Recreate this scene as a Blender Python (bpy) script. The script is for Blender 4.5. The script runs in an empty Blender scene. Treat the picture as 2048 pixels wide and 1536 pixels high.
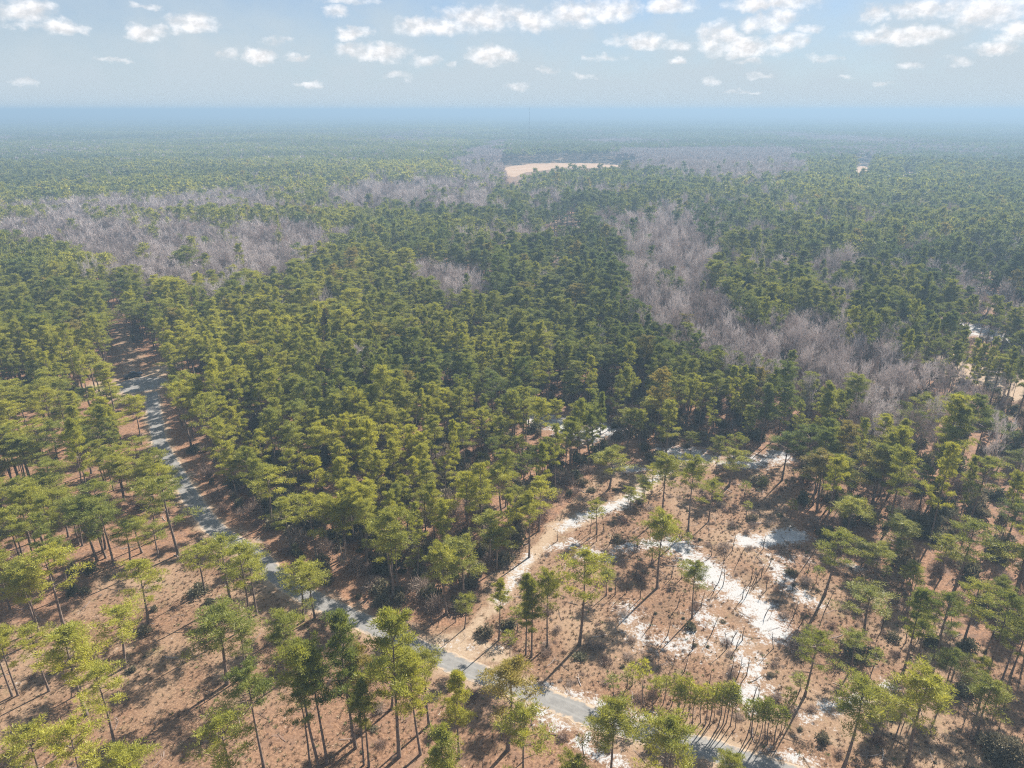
import bpy, bmesh, math, random
import numpy as np
from mathutils import Vector, Matrix

SC = bpy.context.scene
COL = SC.collection
R_ = math.radians
random.seed(7)
RNG = np.random.default_rng(11)

# ------------------------------------------------------------------ camera
CAM_H = 80.0
FPX = 1419.0                       # focal length in pixels of the 2048 px wide frame
PITCH = math.atan((768 - 220) / FPX)
cam = bpy.data.cameras.new("camera")
cam.sensor_width = 36.0
cam.lens = FPX / 2048 * 36.0
cam.clip_start = 0.5
cam.clip_end = 90000
co = bpy.data.objects.new("camera", cam)
co.location = (0, 0, CAM_H)
co.rotation_euler = (math.pi / 2 - PITCH, 0, 0)
COL.objects.link(co)
SC.camera = co

# ------------------------------------------------------------------ exposure, sun, sky
SC.view_settings.view_transform = 'Standard'
SC.view_settings.look = 'None'
SC.view_settings.gamma = 1.0
SC.view_settings.exposure = 1.42
SC.cycles.max_bounces = 6
SC.cycles.diffuse_bounces = 3
SC.cycles.transmission_bounces = 3
SC.cycles.volume_bounces = 0
SC.cycles.sample_clamp_indirect = 4.0
SC.cycles.use_denoising = False
SC.cycles.filter_width = 1.15
SUN_EL, SUN_AZ = 35.0, 40.0        # azimuth measured from +Y (view) towards +X
SUN_DIR = Vector((math.sin(R_(SUN_AZ)) * math.cos(R_(SUN_EL)), math.cos(R_(SUN_AZ)) * math.cos(R_(SUN_EL)), math.sin(R_(SUN_EL))))
sl = bpy.data.lights.new("sun", 'SUN')
sl.energy = 5.0
sl.angle = R_(0.5)
sl.color = (1.0, 0.93, 0.83)
so = bpy.data.objects.new("sun", sl)
so.rotation_euler = SUN_DIR.to_track_quat('Z', 'Y').to_euler()
so.location = (60, 60, 120)
COL.objects.link(so)

# clouds: centre x, centre y, half width, half height in the 2048 px frame, turned into directions of the sky
CLOUDS = [(55,20,58,24),(125,55,40,15),(60,52,45,7),(290,66,44,15),(388,46,50,19),(558,82,24,9),(523,112,36,14),(585,116,15,9),
 (670,25,20,9),(715,66,36,13),(750,105,66,17),(850,122,30,10),(860,52,70,18),(960,38,80,24),(1064,38,52,22),(990,110,42,18),
 (45,162,22,6),(800,152,32,8),(455,108,18,10),(1150,28,46,23),(1210,20,64,21),(1345,10,46,15),(1234,80,22,10),(1295,84,42,15),
 (1350,92,36,8),(1439,76,42,29),(1499,94,64,18),(1569,84,44,18),(1544,42,52,22),(1610,56,26,10),(1550,8,84,13),(1749,28,32,18),
 (1800,73,88,18),(1860,15,74,20),(1975,26,80,32),(2035,60,50,26),(1995,95,54,14),(1920,122,36,10),(1500,122,22,7),(1165,152,22,6),
 (1095,140,24,6),(1215,116,32,7),(1040,173,32,8),(1410,162,16,8),(1515,152,26,7),(1700,153,13,5),(1820,130,32,7),(700,2,50,7),
 (300,12,24,6),(905,128,16,7),(1345,120,20,6),(1650,118,26,7),(1770,168,24,5),(1480,185,30,4),(230,120,30,6),(620,170,28,5)]
world = bpy.data.worlds.new("World")
SC.world = world
world.use_nodes = True
wn, wl = world.node_tree.nodes, world.node_tree.links
wn.clear()
def WN(t, **k):
    n = wn.new(t)
    for a, b in k.items(): setattr(n, a, b)
    return n
def wmath(op, a, b=None, c=None, clamp=False):
    n = WN('ShaderNodeMath', operation=op, use_clamp=clamp)
    for i, v in enumerate((a, b, c)):
        if v is None: continue
        if isinstance(v, (int, float)): n.inputs[i].default_value = v
        else: wl.new(v, n.inputs[i])
    return n.outputs[0]
sky = WN('ShaderNodeTexSky', sky_type='NISHITA')
sky.sun_disc = False
sky.sun_elevation = R_(SUN_EL)
sky.sun_rotation = R_(SUN_AZ)
sky.air_density = 1.0; sky.dust_density = 0.05; sky.ozone_density = 1.2
sky.altitude = 80
tc = WN('ShaderNodeTexCoord')
sp = WN('ShaderNodeSeparateXYZ'); wl.new(tc.outputs['Generated'], sp.inputs[0])
az = wmath('ARCTAN2', sp.outputs[0], sp.outputs[1])
el = wmath('ARCSINE', sp.outputs[2])
def cloud_noise(daz, de, scale, detail, rough):
    cb = WN('ShaderNodeCombineXYZ')
    wl.new(wmath('ADD', az, daz), cb.inputs[0]); wl.new(wmath('MULTIPLY', wmath('ADD', el, de), 1.35), cb.inputs[1])
    n = WN('ShaderNodeTexNoise'); wl.new(cb.outputs[0], n.inputs['Vector'])
    n.inputs['Scale'].default_value = scale; n.inputs['Detail'].default_value = detail; n.inputs['Roughness'].default_value = rough
    return n.outputs['Fac']
warp = cloud_noise(0.3, 0.1, 30, 4, 0.6)
waz = wmath('ADD', az, wmath('MULTIPLY', wmath('SUBTRACT', warp, 0.5), 0.055))
wel = wmath('ADD', el, wmath('MULTIPLY', wmath('SUBTRACT', cloud_noise(1.3, 0.4, 38, 4, 0.6), 0.5), 0.022))
field = None
for (cx, cy, rx, ry) in CLOUDS:
    x = (cx - 1024) / FPX; y = -(cy - 768) / FPX
    d = Vector((x, math.cos(PITCH) + y * math.sin(PITCH), -math.sin(PITCH) + y * math.cos(PITCH))).normalized()
    a0, e0 = math.atan2(d.x, d.y), math.asin(d.z)
    k = 1.0 / (1 + x * x)
    ra, re = rx / FPX * k * 1.25, ry / FPX * math.sqrt(k) * 1.15
    qa = wmath('MULTIPLY', wmath('SUBTRACT', waz, a0), 1 / ra)
    qe = wmath('MULTIPLY', wmath('SUBTRACT', wel, e0), 1 / re)
    q = wmath('ADD', wmath('MULTIPLY', qa, qa), wmath('MULTIPLY', qe, qe))
    v = wmath('SUBTRACT', 1.0, q)
    if ry < 11: v = wmath('MULTIPLY', v, 0.62)
    field = v if field is None else wmath('MAXIMUM', field, v)
field = wmath('MAXIMUM', field, -0.8)
n1 = cloud_noise(0, 0, 40, 9, 0.6)
n2 = cloud_noise(-0.005, 0.006, 40, 9, 0.6)
dens = wmath('ADD', wmath('MULTIPLY', field, 1.2), wmath('MULTIPLY', wmath('SUBTRACT', n1, 0.5), 2.2))
mr = WN('ShaderNodeMapRange', interpolation_type='SMOOTHSTEP'); wl.new(dens, mr.inputs[0])
mr.inputs[1].default_value = 0.0; mr.inputs[2].default_value = 1.5; mr.inputs[4].default_value = 0.9
veil = WN('ShaderNodeMapRange'); wl.new(cloud_noise(0.2, 0.2, 7, 6, 0.6), veil.inputs[0])
veil.inputs[1].default_value = 0.3; veil.inputs[2].default_value = 0.7; veil.inputs[3].default_value = 0.0; veil.inputs[4].default_value = 0.45
lit = WN('ShaderNodeMapRange'); wl.new(wmath('SUBTRACT', n1, n2), lit.inputs[0])
lit.inputs[1].default_value = -0.12; lit.inputs[2].default_value = 0.12; lit.inputs[3].default_value = 0.78; lit.inputs[4].default_value = 1.1
cc = WN('ShaderNodeMix', data_type='RGBA', blend_type='MULTIPLY'); cc.inputs[0].default_value = 1
cc.inputs[6].default_value = (8.8, 8.6, 8.6, 1); wl.new(lit.outputs[0], cc.inputs[7])
tint = WN('ShaderNodeMix', data_type='RGBA', blend_type='MULTIPLY'); tint.inputs[0].default_value = 1
wl.new(sky.outputs[0], tint.inputs[6]); tint.inputs[7].default_value = (0.48, 0.63, 0.86, 1)
m0 = WN('ShaderNodeMix', data_type='RGBA'); low = WN('ShaderNodeMapRange'); wl.new(el, low.inputs[0]); low.inputs[1].default_value = 0.0; low.inputs[2].default_value = 0.14; low.inputs[3].default_value = 0.95; low.inputs[4].default_value = 0.32
wl.new(wmath('ADD', veil.outputs[0], low.outputs[0], clamp=True), m0.inputs[0]); wl.new(tint.outputs[2], m0.inputs[6])
m0.inputs[7].default_value = (4.7, 5.45, 6.0, 1)
m1 = WN('ShaderNodeMix', data_type='RGBA'); wl.new(mr.outputs[0], m1.inputs[0]); wl.new(m0.outputs[2], m1.inputs[6]); wl.new(cc.outputs[2], m1.inputs[7])
bg = WN('ShaderNodeBackground'); bg.inputs[1].default_value = 0.047
wl.new(m1.outputs[2], bg.inputs[0])
wo = WN('ShaderNodeOutputWorld'); wl.new(bg.outputs[0], wo.inputs[0])

# ------------------------------------------------------------------ helpers
def G(px, py, z=0.0):
    x = (px - 1024) / FPX; y = -(py - 768) / FPX
    dy = math.cos(PITCH) + y * math.sin(PITCH); dz = -math.sin(PITCH) + y * math.cos(PITCH)
    t = (z - CAM_H) / dz
    return x * t, dy * t
def P(x, y, z=0.0):
    z = z - CAM_H
    fw = y * math.cos(PITCH) - z * math.sin(PITCH); up = y * math.sin(PITCH) + z * math.cos(PITCH)
    fw = max(fw, 1e-3)
    return 1024 + FPX * x / fw, 768 - FPX * up / fw
def height_for(x, y, ty):
    lo, hi = 0.5, 45.0
    for _ in range(30):
        m = (lo + hi) / 2
        if P(x, y, m)[1] > ty: lo = m
        else: hi = m
    return lo
def inpoly(px, py, poly):
    px = np.asarray(px, float); py = np.asarray(py, float)
    r = np.zeros(px.shape, bool)
    n = len(poly)
    for i in range(n):
        x1, y1 = poly[i]; x2, y2 = poly[(i + 1) % n]
        if y1 == y2: continue
        c = ((y1 > py) != (y2 > py)) & (px < (x2 - x1) * (py - y1) / (y2 - y1) + x1)
        r ^= c
    return r
def seg_dist(X, Y, pts):
    d = np.full(X.shape, 1e9)
    for (x1, y1), (x2, y2) in zip(pts[:-1], pts[1:]):
        vx, vy = x2 - x1, y2 - y1
        t = np.clip(((X - x1) * vx + (Y - y1) * vy) / (vx * vx + vy * vy + 1e-9), 0, 1)
        d = np.minimum(d, np.hypot(X - x1 - t * vx, Y - y1 - t * vy))
    return d
def mesh_np(name, V, F, mats, mi=None, smooth=False):
    me = bpy.data.meshes.new(name)
    V = np.asarray(V, np.float32); F = np.asarray(F, np.int32)
    me.vertices.add(len(V)); me.vertices.foreach_set('co', V.ravel())
    k = F.shape[1]
    me.loops.add(F.size); me.loops.foreach_set('vertex_index', F.ravel())
    me.polygons.add(len(F)); me.polygons.foreach_set('loop_start', np.arange(0, F.size, k, dtype=np.int32))
    if mi is not None: me.polygons.foreach_set('material_index', np.asarray(mi, np.int32))
    for m in mats: me.materials.append(m)
    me.update(calc_edges=True); me.validate()
    if smooth: me.polygons.foreach_set('use_smooth', np.ones(len(F), bool))
    return me
def link(name, data, parent=None):
    o = bpy.data.objects.new(name, data)
    COL.objects.link(o)
    if parent is not None: o.parent = parent
    return o
def tag(o, label=None, cat=None, group=None, kind=None):
    if label: o['label'] = label
    if cat: o['category'] = cat
    if group: o['group'] = group
    if kind: o['kind'] = kind
    return o
def smooth_line(pts, n=8):
    out = []
    p = [pts[0]] + list(pts) + [pts[-1]]
    for i in range(1, len(p) - 2):
        for k in range(n):
            t = k / n
            out.append(tuple(0.5 * (2 * p[i][j] + (p[i+1][j] - p[i-1][j]) * t + (2*p[i-1][j] - 5*p[i][j] + 4*p[i+1][j] - p[i+2][j]) * t*t
                       + (-p[i-1][j] + 3*p[i][j] - 3*p[i+1][j] + p[i+2][j]) * t**3) for j in range(2)))
    out.append(tuple(pts[-1]))
    return out

# ------------------------------------------------------------------ materials
class MT:
    def __init__(s, name):
        s.m = bpy.data.materials.new(name); s.m.use_nodes = True
        s.n, s.l = s.m.node_tree.nodes, s.m.node_tree.links
        s.n.clear(); s.out = s.n.new('ShaderNodeOutputMaterial')
        s.geo = None
    def pos(s):
        if s.geo is None: s.geo = s.n.new('ShaderNodeNewGeometry')
        return s.geo.outputs['Position']
    def put(s, sock, v):
        if v is None: return
        if isinstance(v, bpy.types.NodeSocket): s.l.new(v, sock)
        else: sock.default_value = v
    def math(s, op, a, b=None, clamp=False):
        n = s.n.new('ShaderNodeMath'); n.operation = op; n.use_clamp = clamp
        s.put(n.inputs[0], a); s.put(n.inputs[1], b); return n.outputs[0]
    def noise(s, scale, detail=4, rough=0.55, vec=None, dist=0.0):
        n = s.n.new('ShaderNodeTexNoise'); s.l.new(vec or s.pos(), n.inputs['Vector'])
        n.inputs['Scale'].default_value = scale; n.inputs['Detail'].default_value = detail
        n.inputs['Roughness'].default_value = rough; n.inputs['Distortion'].default_value = dist
        return n.outputs['Fac']
    def rng(s, v, a, b, c=0.0, d=1.0, smooth=False):
        n = s.n.new('ShaderNodeMapRange')
        if smooth: n.interpolation_type = 'SMOOTHSTEP'
        s.put(n.inputs[0], v)
        for i, q in enumerate((a, b, c, d)): n.inputs[i + 1].default_value = q
        return n.outputs[0]
    def mix(s, f, a, b, mode='MIX'):
        n = s.n.new('ShaderNodeMix'); n.data_type = 'RGBA'; n.blend_type = mode
        s.put(n.inputs[0], f); s.put(n.inputs[6], a); s.put(n.inputs[7], b); return n.outputs[2]
    def bsdf(s, col, rough=0.9, spec=0.2, bump=None, bdist=0.05, bstr=0.6, metal=0.0):
        b = s.n.new('ShaderNodeBsdfPrincipled')
        s.put(b.inputs['Base Color'], col); s.put(b.inputs['Roughness'], rough)
        b.inputs['Specular IOR Level'].default_value = spec; b.inputs['Metallic'].default_value = metal
        if bump is not None:
            k = s.n.new('ShaderNodeBump'); k.inputs['Distance'].default_value = bdist; k.inputs['Strength'].default_value = bstr
            s.l.new(bump, k.inputs['Height']); s.l.new(k.outputs[0], b.inputs['Normal'])
        s.l.new(b.outputs[0], s.out.inputs[0]); return b
    def foliage(s, col, trans=0.35, tcol=None):
        d = s.n.new('ShaderNodeBsdfDiffuse'); s.put(d.inputs[0], col)
        t = s.n.new('ShaderNodeBsdfTranslucent'); s.put(t.inputs[0], tcol if tcol is not None else col)
        g = s.n.new('ShaderNodeBsdfGlossy'); g.inputs[0].default_value = (1, 1, 1, 1); g.inputs['Roughness'].default_value = 0.45
        m = s.n.new('ShaderNodeMixShader'); m.inputs[0].default_value = trans
        s.l.new(d.outputs[0], m.inputs[1]); s.l.new(t.outputs[0], m.inputs[2])
        m2 = s.n.new('ShaderNodeMixShader'); m2.inputs[0].default_value = 0.012
        s.l.new(m.outputs[0], m2.inputs[1]); s.l.new(g.outputs[0], m2.inputs[2])
        s.l.new(m2.outputs[0], s.out.inputs[0])
def c4(r, g, b): return (r, g, b, 1)

def pine_material(name, per_tree=True, dark=1.0):
    s = MT(name)
    gn = c4(0.122*dark, 0.148*dark, 0.058*dark); yl = c4(0.41*dark, 0.395*dark, 0.06*dark); bl = c4(0.085*dark, 0.14*dark, 0.05*dark)
    big = s.noise(0.012, 2, 0.5)
    # backlit yellow-green painted into needles of the near and left stands, fading with distance
    sx = s.n.new('ShaderNodeSeparateXYZ'); s.l.new(s.pos(), sx.inputs[0])
    yv = s.rng(sx.outputs[1], 130, 310, 0.70, 0.28)
    xv = s.rng(sx.outputs[0], -110, 60, 0.32, -0.10)
    f = s.math('ADD', s.math('ADD', yv, xv), s.rng(big, 0.3, 0.7, -0.18, 0.18))
    if not per_tree: f = s.math('SUBTRACT', f, 0.22)
    if per_tree:
        oi = s.n.new('ShaderNodeObjectInfo')
        f = s.math('ADD', f, s.rng(oi.outputs['Random'], 0, 1, -0.28, 0.28))
    f = s.math('ADD', f, s.rng(s.noise(0.9, 3, 0.6), 0.3, 0.7, -0.25, 0.25), clamp=True)
    col = s.mix(f, gn, yl)
    col = s.mix(s.rng(s.noise(0.035, 2), 0.45, 0.7, 0, 0.6), col, bl)
    col = s.mix(s.rng(s.noise(3.5, 2), 0.62, 0.8, 0, 0.5), col, c4(0.16, 0.13, 0.05))
    if per_tree: col = s.mix(s.rng(oi.outputs['Random'], 0.972, 0.985, 0, 0.55), col, c4(0.26, 0.17, 0.08))
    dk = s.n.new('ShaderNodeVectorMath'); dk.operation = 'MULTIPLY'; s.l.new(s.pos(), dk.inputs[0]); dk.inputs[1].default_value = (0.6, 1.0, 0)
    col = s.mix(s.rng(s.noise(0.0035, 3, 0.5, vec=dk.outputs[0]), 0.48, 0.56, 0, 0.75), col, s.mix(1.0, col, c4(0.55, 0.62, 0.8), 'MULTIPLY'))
    s.foliage(col, 0.40, s.mix(1.0, col, c4(1.25, 1.2, 0.8), 'MULTIPLY'))
    return s.m
M_PINE = pine_material('pine_needles')
M_PINE_FAR = pine_material('pine_needles_far', False)
def simple_noise_mat(name, a, b, scale, **k):
    s = MT(name); s.bsdf(s.mix(s.rng(s.noise(scale, 5), 0.3, 0.7), a, b), **k); return s.m
M_BARK = simple_noise_mat('pine_bark', c4(0.10, 0.072, 0.056), c4(0.25, 0.19, 0.155), 2.5)
M_CHAR = simple_noise_mat('charred_wood', c4(0.045, 0.035, 0.032), c4(0.13, 0.10, 0.085), 2.0)
s = MT('bare_twigs')
oi = s.n.new('ShaderNodeObjectInfo')
col = s.mix(oi.outputs['Random'], c4(0.27, 0.21, 0.19), c4(0.60, 0.53, 0.50))
col = s.mix(s.rng(s.noise(0.03, 2), 0.62, 0.7, 0, 0.45), col, c4(0.36, 0.21, 0.16))
s.foliage(col, 0.15); M_TWIG = s.m
s = MT('bare_twigs_far'); col = s.mix(s.rng(s.noise(0.05, 3), 0.3, 0.7), c4(0.30, 0.24, 0.23), c4(0.46, 0.39, 0.37)); s.foliage(col, 0.15); M_TWIG_FAR = s.m
s = MT('shrub_leaves')
oi = s.n.new('ShaderNodeObjectInfo')
col = s.mix(s.rng(oi.outputs['Random'], 0.2, 0.9), c4(0.115, 0.115, 0.06), c4(0.22, 0.18, 0.115))
s.foliage(col, 0.3); M_SHRUB = s.m
s = MT('brush_twigs')
oi = s.n.new('ShaderNodeObjectInfo')
col = s.mix(oi.outputs['Random'], c4(0.20, 0.13, 0.10), c4(0.33, 0.26, 0.21))
s.foliage(col, 0.15); M_BRUSH = s.m
s = MT('dry_grass')
oi = s.n.new('ShaderNodeObjectInfo')
col = s.mix(s.rng(oi.outputs['Random'], 0.1, 0.95), c4(0.16, 0.095, 0.058), c4(0.38, 0.28, 0.17))
col = s.mix(s.rng(oi.outputs['Random'], 0.93, 0.95), col, c4(0.13, 0.16, 0.05))
s.foliage(col, 0.25); M_GRASS = s.m

# ------------------------------------------------------------------ roads and ground layout, traced on the photograph and laid on the ground
ROAD_PX = [(303,785),(309,828),(320,886),(339,921),(364,966),(397,1016),(432,1060),(509,1108),(551,1150),(620,1195),(671,1219),(746,1252),
           (815,1285),(887,1318),(924,1335),(1030,1375),(1135,1413),(1177,1432),(1290,1465),(1410,1496),(1509,1529),(1700,1590),(2100,1700)]
ROAD = smooth_line([G(*p) for p in ROAD_PX], 6)
CULC = G(283, 769); CULR = 7.6
SAND = [([(992,1205),(1015,1175),(1040,1140),(1060,1115)], 1.5, .8), ([(1125,1055),(1180,1028),(1240,1008),(1262,995)], 1.7, 1.0),
 ([(1262,995),(1300,965),(1335,940)], 1.5, .8), ([(1235,940),(1290,935)], 1.8, .9),
 ([(1105,1095),(1150,1088),(1165,1105),(1215,1112)], 1.8, .85), ([(1240,1100),(1290,1088),(1335,1085)], 1.6, .85),
 ([(1350,1090),(1385,1115),(1425,1150),(1465,1180),(1500,1210),(1535,1240),(1545,1262)], 3.2, 1.05),
 ([(1490,1082),(1540,1078),(1595,1068)], 2.2, 1.1), ([(1400,1235),(1440,1255),(1480,1290),(1500,1330),(1520,1380),(1490,1400)], 2.3, .85),
 ([(1550,1130),(1570,1165),(1600,1195),(1625,1205)], 2.0, .8), ([(1250,1225),(1290,1285),(1350,1292),(1410,1290)], 2.6, .72),
 ([(1440,1180),(1410,1210),(1370,1280)], 2.0, .62), ([(1530,1110),(1600,1120)], 1.8, .7),
 ([(1060,832),(1120,852),(1180,872),(1215,860)], 4.2, 1.05), ([(1343,903),(1405,914)], 3.4, 1.0), ([(1490,925),(1560,912)], 3.0, 1.0),
 ([(1430,925),(1480,930)], 2.0, .6), ([(1095,1378),(1160,1395),(1230,1420),(1300,1440)], 1.3, .8), ([(1060,1415),(1120,1455),(1190,1500),(1260,1550)], 1.5, .8),
 ([(900,1285),(985,1300)], 1.6, .45), ([(1615,1430),(1680,1410),(1780,1375)], 1.4, .75), ([(1540,1515),(1640,1530)], 1.5, .7), ([(1690,1128),(1720,1140)], 1.3, .7),
 ([(1925,650),(1975,668),(2048,690)], 8.0, 1.0), ([(1925,565),(1975,585),(2025,604)], 2.8, .9), ([(650,745),(652,748)], 1, .3)]
TRACK = [([(880,1305),(930,1275),(985,1215),(1015,1175),(1045,1135),(1080,1095),(1115,1058)], 1.5, .8), ([(870,1290),(960,1300),(1000,1320)], 2.6, .75),
 ([(1115,1058),(1180,1028),(1262,995),(1335,935),(1420,920)], 2.6, .7), ([(262,745),(252,710),(244,660),(240,625)], 3.2, .45), ([(200,770),(250,790),(330,735)], 4.5, .8),
 ([(0,1330),(100,1300),(200,1310),(260,1290)], 1.2, .5), ([(1580,1440),(1900,1560)], 2.5, .35),
 ([(1800,700),(1900,730),(2048,780),(2200,830)], 12.0, 1.1), ([(1930,590),(2010,615)], 8.0, 1.1), ([(1100,436),(1150,440)], 6, .9)]
def worldline(pts): return [G(*p) for p in pts]
def mask_of(X, Y, strokes):
    m = np.zeros(X.shape)
    for pts, w, st in strokes:
        w = w * 0.95
        d = seg_dist(X, Y, worldline(pts))
        m = np.maximum(m, st * np.clip(1.25 - 0.6 * d / w, 0, 1))
    return m
OPEN = [(-200,1250),(0,1240),(60,1250),(130,1240),(185,1130),(230,1138),(290,1105),(350,1118),(385,1070),(330,960),(290,870),(275,800),(205,775),(222,735),(232,640),(250,640),
 (275,700),(330,735),(335,790),(330,860),(365,930),(420,1010),(500,1090),(560,1145),(640,1190),(740,1240),(800,1245),(925,1250),(1000,1105),(1085,1062),(1160,985),(1215,905),
 (1150,885),(1055,855),(1050,825),(1120,825),(1220,850),(1240,895),(1330,935),(1340,900),(1560,900),(1600,960),(1570,1010),(1600,1080),(1660,1115),(1780,1130),(1830,1190),(1950,1290),(2048,1335),(2300,1400),
 (2600,2200),(-600,2200)]

# ground sheet: fine cells near the camera, growing to the horizon
def axis(lo, hi, step, far):
    c = list(np.arange(lo, hi + step, step)); s = step * 1.25
    a = c[-1]
    while a < far: a += s; s *= 1.25; c.append(min(a, far))
    s = step * 1.25; a = c[0]
    pre = []
    while a > -far: a -= s; s *= 1.25; pre.append(max(a, -far))
    return np.array(pre[::-1] + c)
FAR = 30000.0
ax = axis(-190, 220, 1.0, FAR); ay = axis(40, 330, 1.0, FAR)
XX, YY = np.meshgrid(ax, ay)
nx, ny = len(ax), len(ay)
V = np.stack([XX.ravel(), YY.ravel(), np.zeros(XX.size)], 1)
i = (np.arange(ny - 1)[:, None] * nx + np.arange(nx - 1)[None, :]).ravel()
F = np.stack([i, i + 1, i + 1 + nx, i + nx], 1)
near = (np.abs(XX.ravel()) < 420) & (YY.ravel() < 900) & (YY.ravel() > 0)
xs_, ys_ = V[near, 0], V[near, 1]
msk = np.zeros((len(V), 4), np.float32); msk[:, 3] = 1
msk[near, 0] = mask_of(xs_, ys_, SAND)
msk[near, 1] = np.maximum(mask_of(xs_, ys_, TRACK), 0.62 * np.clip(1.5 - seg_dist(xs_, ys_, ROAD) / 3.8, 0, 1))
fw = ys_ * math.cos(PITCH) + CAM_H * math.sin(PITCH); up = ys_ * math.sin(PITCH) - CAM_H * math.cos(PITCH)
PX = 1024 + FPX * xs_ / fw; PY = 768 - FPX * up / fw
msk[near, 2] = inpoly(PX, PY, OPEN) * 1.0
msk[near, 2] -= 0.5 * inpoly(PX, PY, [(480,1430),(700,1370),(960,1380),(1150,1480),(1200,1700),(480,1700)])
s = MT('forest_floor')
at = s.n.new('ShaderNodeAttribute'); at.attribute_name = 'mask'
sc_ = s.n.new('ShaderNodeSeparateColor'); s.l.new(at.outputs['Color'], sc_.inputs[0])
nA = s.noise(0.35, 6, 0.6); nB = s.noise(2.2, 6, 0.7); nC = s.noise(0.06, 3, 0.5); nD = s.noise(9.0, 4, 0.7)
litter = s.mix(s.rng(nB, 0.36, 0.66), c4(0.13, 0.07, 0.042), c4(0.38, 0.22, 0.135))
litter = s.mix(s.rng(nA, 0.48, 0.72), litter, c4(0.155, 0.10, 0.075))
nE = s.noise(3.2, 6, 0.8)
grass = s.mix(s.rng(s.math('ADD', nE, s.math('MULTIPLY', s.math('SUBTRACT', nB, 0.5), 0.7)), 0.42, 0.60), c4(0.11, 0.062, 0.038), c4(0.33, 0.205, 0.125))
grass = s.mix(s.rng(nA, 0.42, 0.7, 0, 0.75), grass, c4(0.27, 0.155, 0.095))
grass = s.mix(s.rng(nD, 0.5, 0.64, 0, 0.65), grass, c4(0.13, 0.075, 0.05))
grass = s.mix(s.rng(nC, 0.45, 0.62, 0, 0.5), grass, c4(0.37, 0.265, 0.175))
grass = s.mix(s.rng(s.noise(0.13, 5, 0.65), 0.54, 0.66, 0, 0.6), grass, c4(0.15, 0.10, 0.065))
grass = s.mix(s.rng(s.noise(0.8, 5, 0.7), 0.58, 0.72, 0, 0.7), grass, c4(0.20, 0.125, 0.085))
grass = s.mix(s.rng(s.noise(0.22, 4), 0.6, 0.75, 0, 0.35), grass, c4(0.17, 0.18, 0.07))
col = s.mix(s.rng(sc_.outputs[2], 0.2, 0.9), litter, grass)
tn = s.math('ADD', sc_.outputs[1], s.rng(nA, 0.3, 0.7, -0.28, 0.28))
tan_ = s.mix(s.rng(nB, 0.3, 0.7), c4(0.29, 0.21, 0.14), c4(0.44, 0.34, 0.245))
col = s.mix(s.rng(tn, 0.3, 0.8, 0, 0.9, True), col, tan_)
sn = s.math('ADD', s.math('ADD', sc_.outputs[0], s.rng(s.noise(0.55, 6, 0.68), 0.3, 0.7, -0.5, 0.5)), s.math('ADD', s.rng(nB, 0.25, 0.75, -0.42, 0.42), s.rng(nD, 0.3, 0.7, -0.3, 0.3)))
sn = s.math('ADD', sn, s.rng(s.noise(0.17, 4, 0.6), 0.35, 0.65, -0.34, 0.14))
sand_c = s.mix(s.rng(nD, 0.3, 0.7), c4(0.31, 0.30, 0.29), c4(0.52, 0.515, 0.51))
col = s.mix(s.rng(sn, 0.50, 0.88, 0, 1, True), col, sand_c)
# far off the ground between the trees is dark needle litter and scrub
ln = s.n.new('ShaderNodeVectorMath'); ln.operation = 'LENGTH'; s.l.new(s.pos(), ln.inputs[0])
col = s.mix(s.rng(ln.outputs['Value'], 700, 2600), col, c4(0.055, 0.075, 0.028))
s.bsdf(col, 0.95, 0.1, bump=s.math('ADD', nB, s.math('MULTIPLY', nD, 0.5)), bdist=0.10, bstr=0.7)
gm = mesh_np('ground', V, F, [s.m], smooth=True)
ca = gm.color_attributes.new('mask', 'FLOAT_COLOR', 'POINT'); ca.data.foreach_set('color', msk.ravel())
tag(link('ground', gm), kind='structure')

# paved lane and its turning circle
s = MT('old_asphalt')
nn = s.noise(0.7, 6, 0.65); n3 = s.noise(7, 4, 0.7)
col = s.mix(s.rng(nn, 0.3, 0.7), c4(0.16, 0.155, 0.15), c4(0.25, 0.24, 0.225))
col = s.mix(s.rng(n3, 0.55, 0.75, 0, 0.5), col, c4(0.32, 0.28, 0.235))
uvn = s.n.new('ShaderNodeUVMap')
su = s.n.new('ShaderNodeSeparateXYZ'); s.l.new(uvn.outputs[0], su.inputs[0])
edge = s.math('ABSOLUTE', s.math('SUBTRACT', su.outputs[0], 0.5))
col = s.mix(s.rng(s.math('ADD', edge, s.rng(s.noise(1.6, 5), 0.3, 0.7, -0.10, 0.10)), 0.36, 0.5, 0, 0.95), col, c4(0.46, 0.34, 0.235))
worn = s.math('ABSOLUTE', s.math('SUBTRACT', edge, 0.22))
col = s.mix(s.rng(worn, 0.0, 0.07, 0.35, 0), col, c4(0.30, 0.29, 0.275))
s.bsdf(col, 0.85, 0.3, bump=n3, bdist=0.02)
M_ROAD = s.m
def ribbon(name, line, width, z, mat, jitter=0.0):
    V, F, U = [], [], []
    for k, (x, y) in enumerate(line):
        a = line[max(k - 1, 0)]; b = line[min(k + 1, len(line) - 1)]
        tx, ty = b[0] - a[0], b[1] - a[1]; L = math.hypot(tx, ty) or 1
        nx_, ny_ = -ty / L, tx / L
        for q in range(5):
            o = (q / 4 - 0.5) * width + (random.uniform(-jitter, jitter) if q in (0, 4) else 0)
            V.append((x + nx_ * o, y + ny_ * o, z)); U.append((q / 4, k * 0.1))
        if k:
            for q in range(4):
                b0 = (k - 1) * 5 + q; F.append((b0, b0 + 5, b0 + 6, b0 + 1))
    me = mesh_np(name, V, F, [mat])
    uv = me.uv_layers.new(name='UVMap')
    for l in me.loops: uv.data[l.index].uv = U[l.vertex_index]
    return me
tag(link('road', ribbon('road', ROAD, 4.0, 0.012, M_ROAD, 0.18)), kind='structure')
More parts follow.
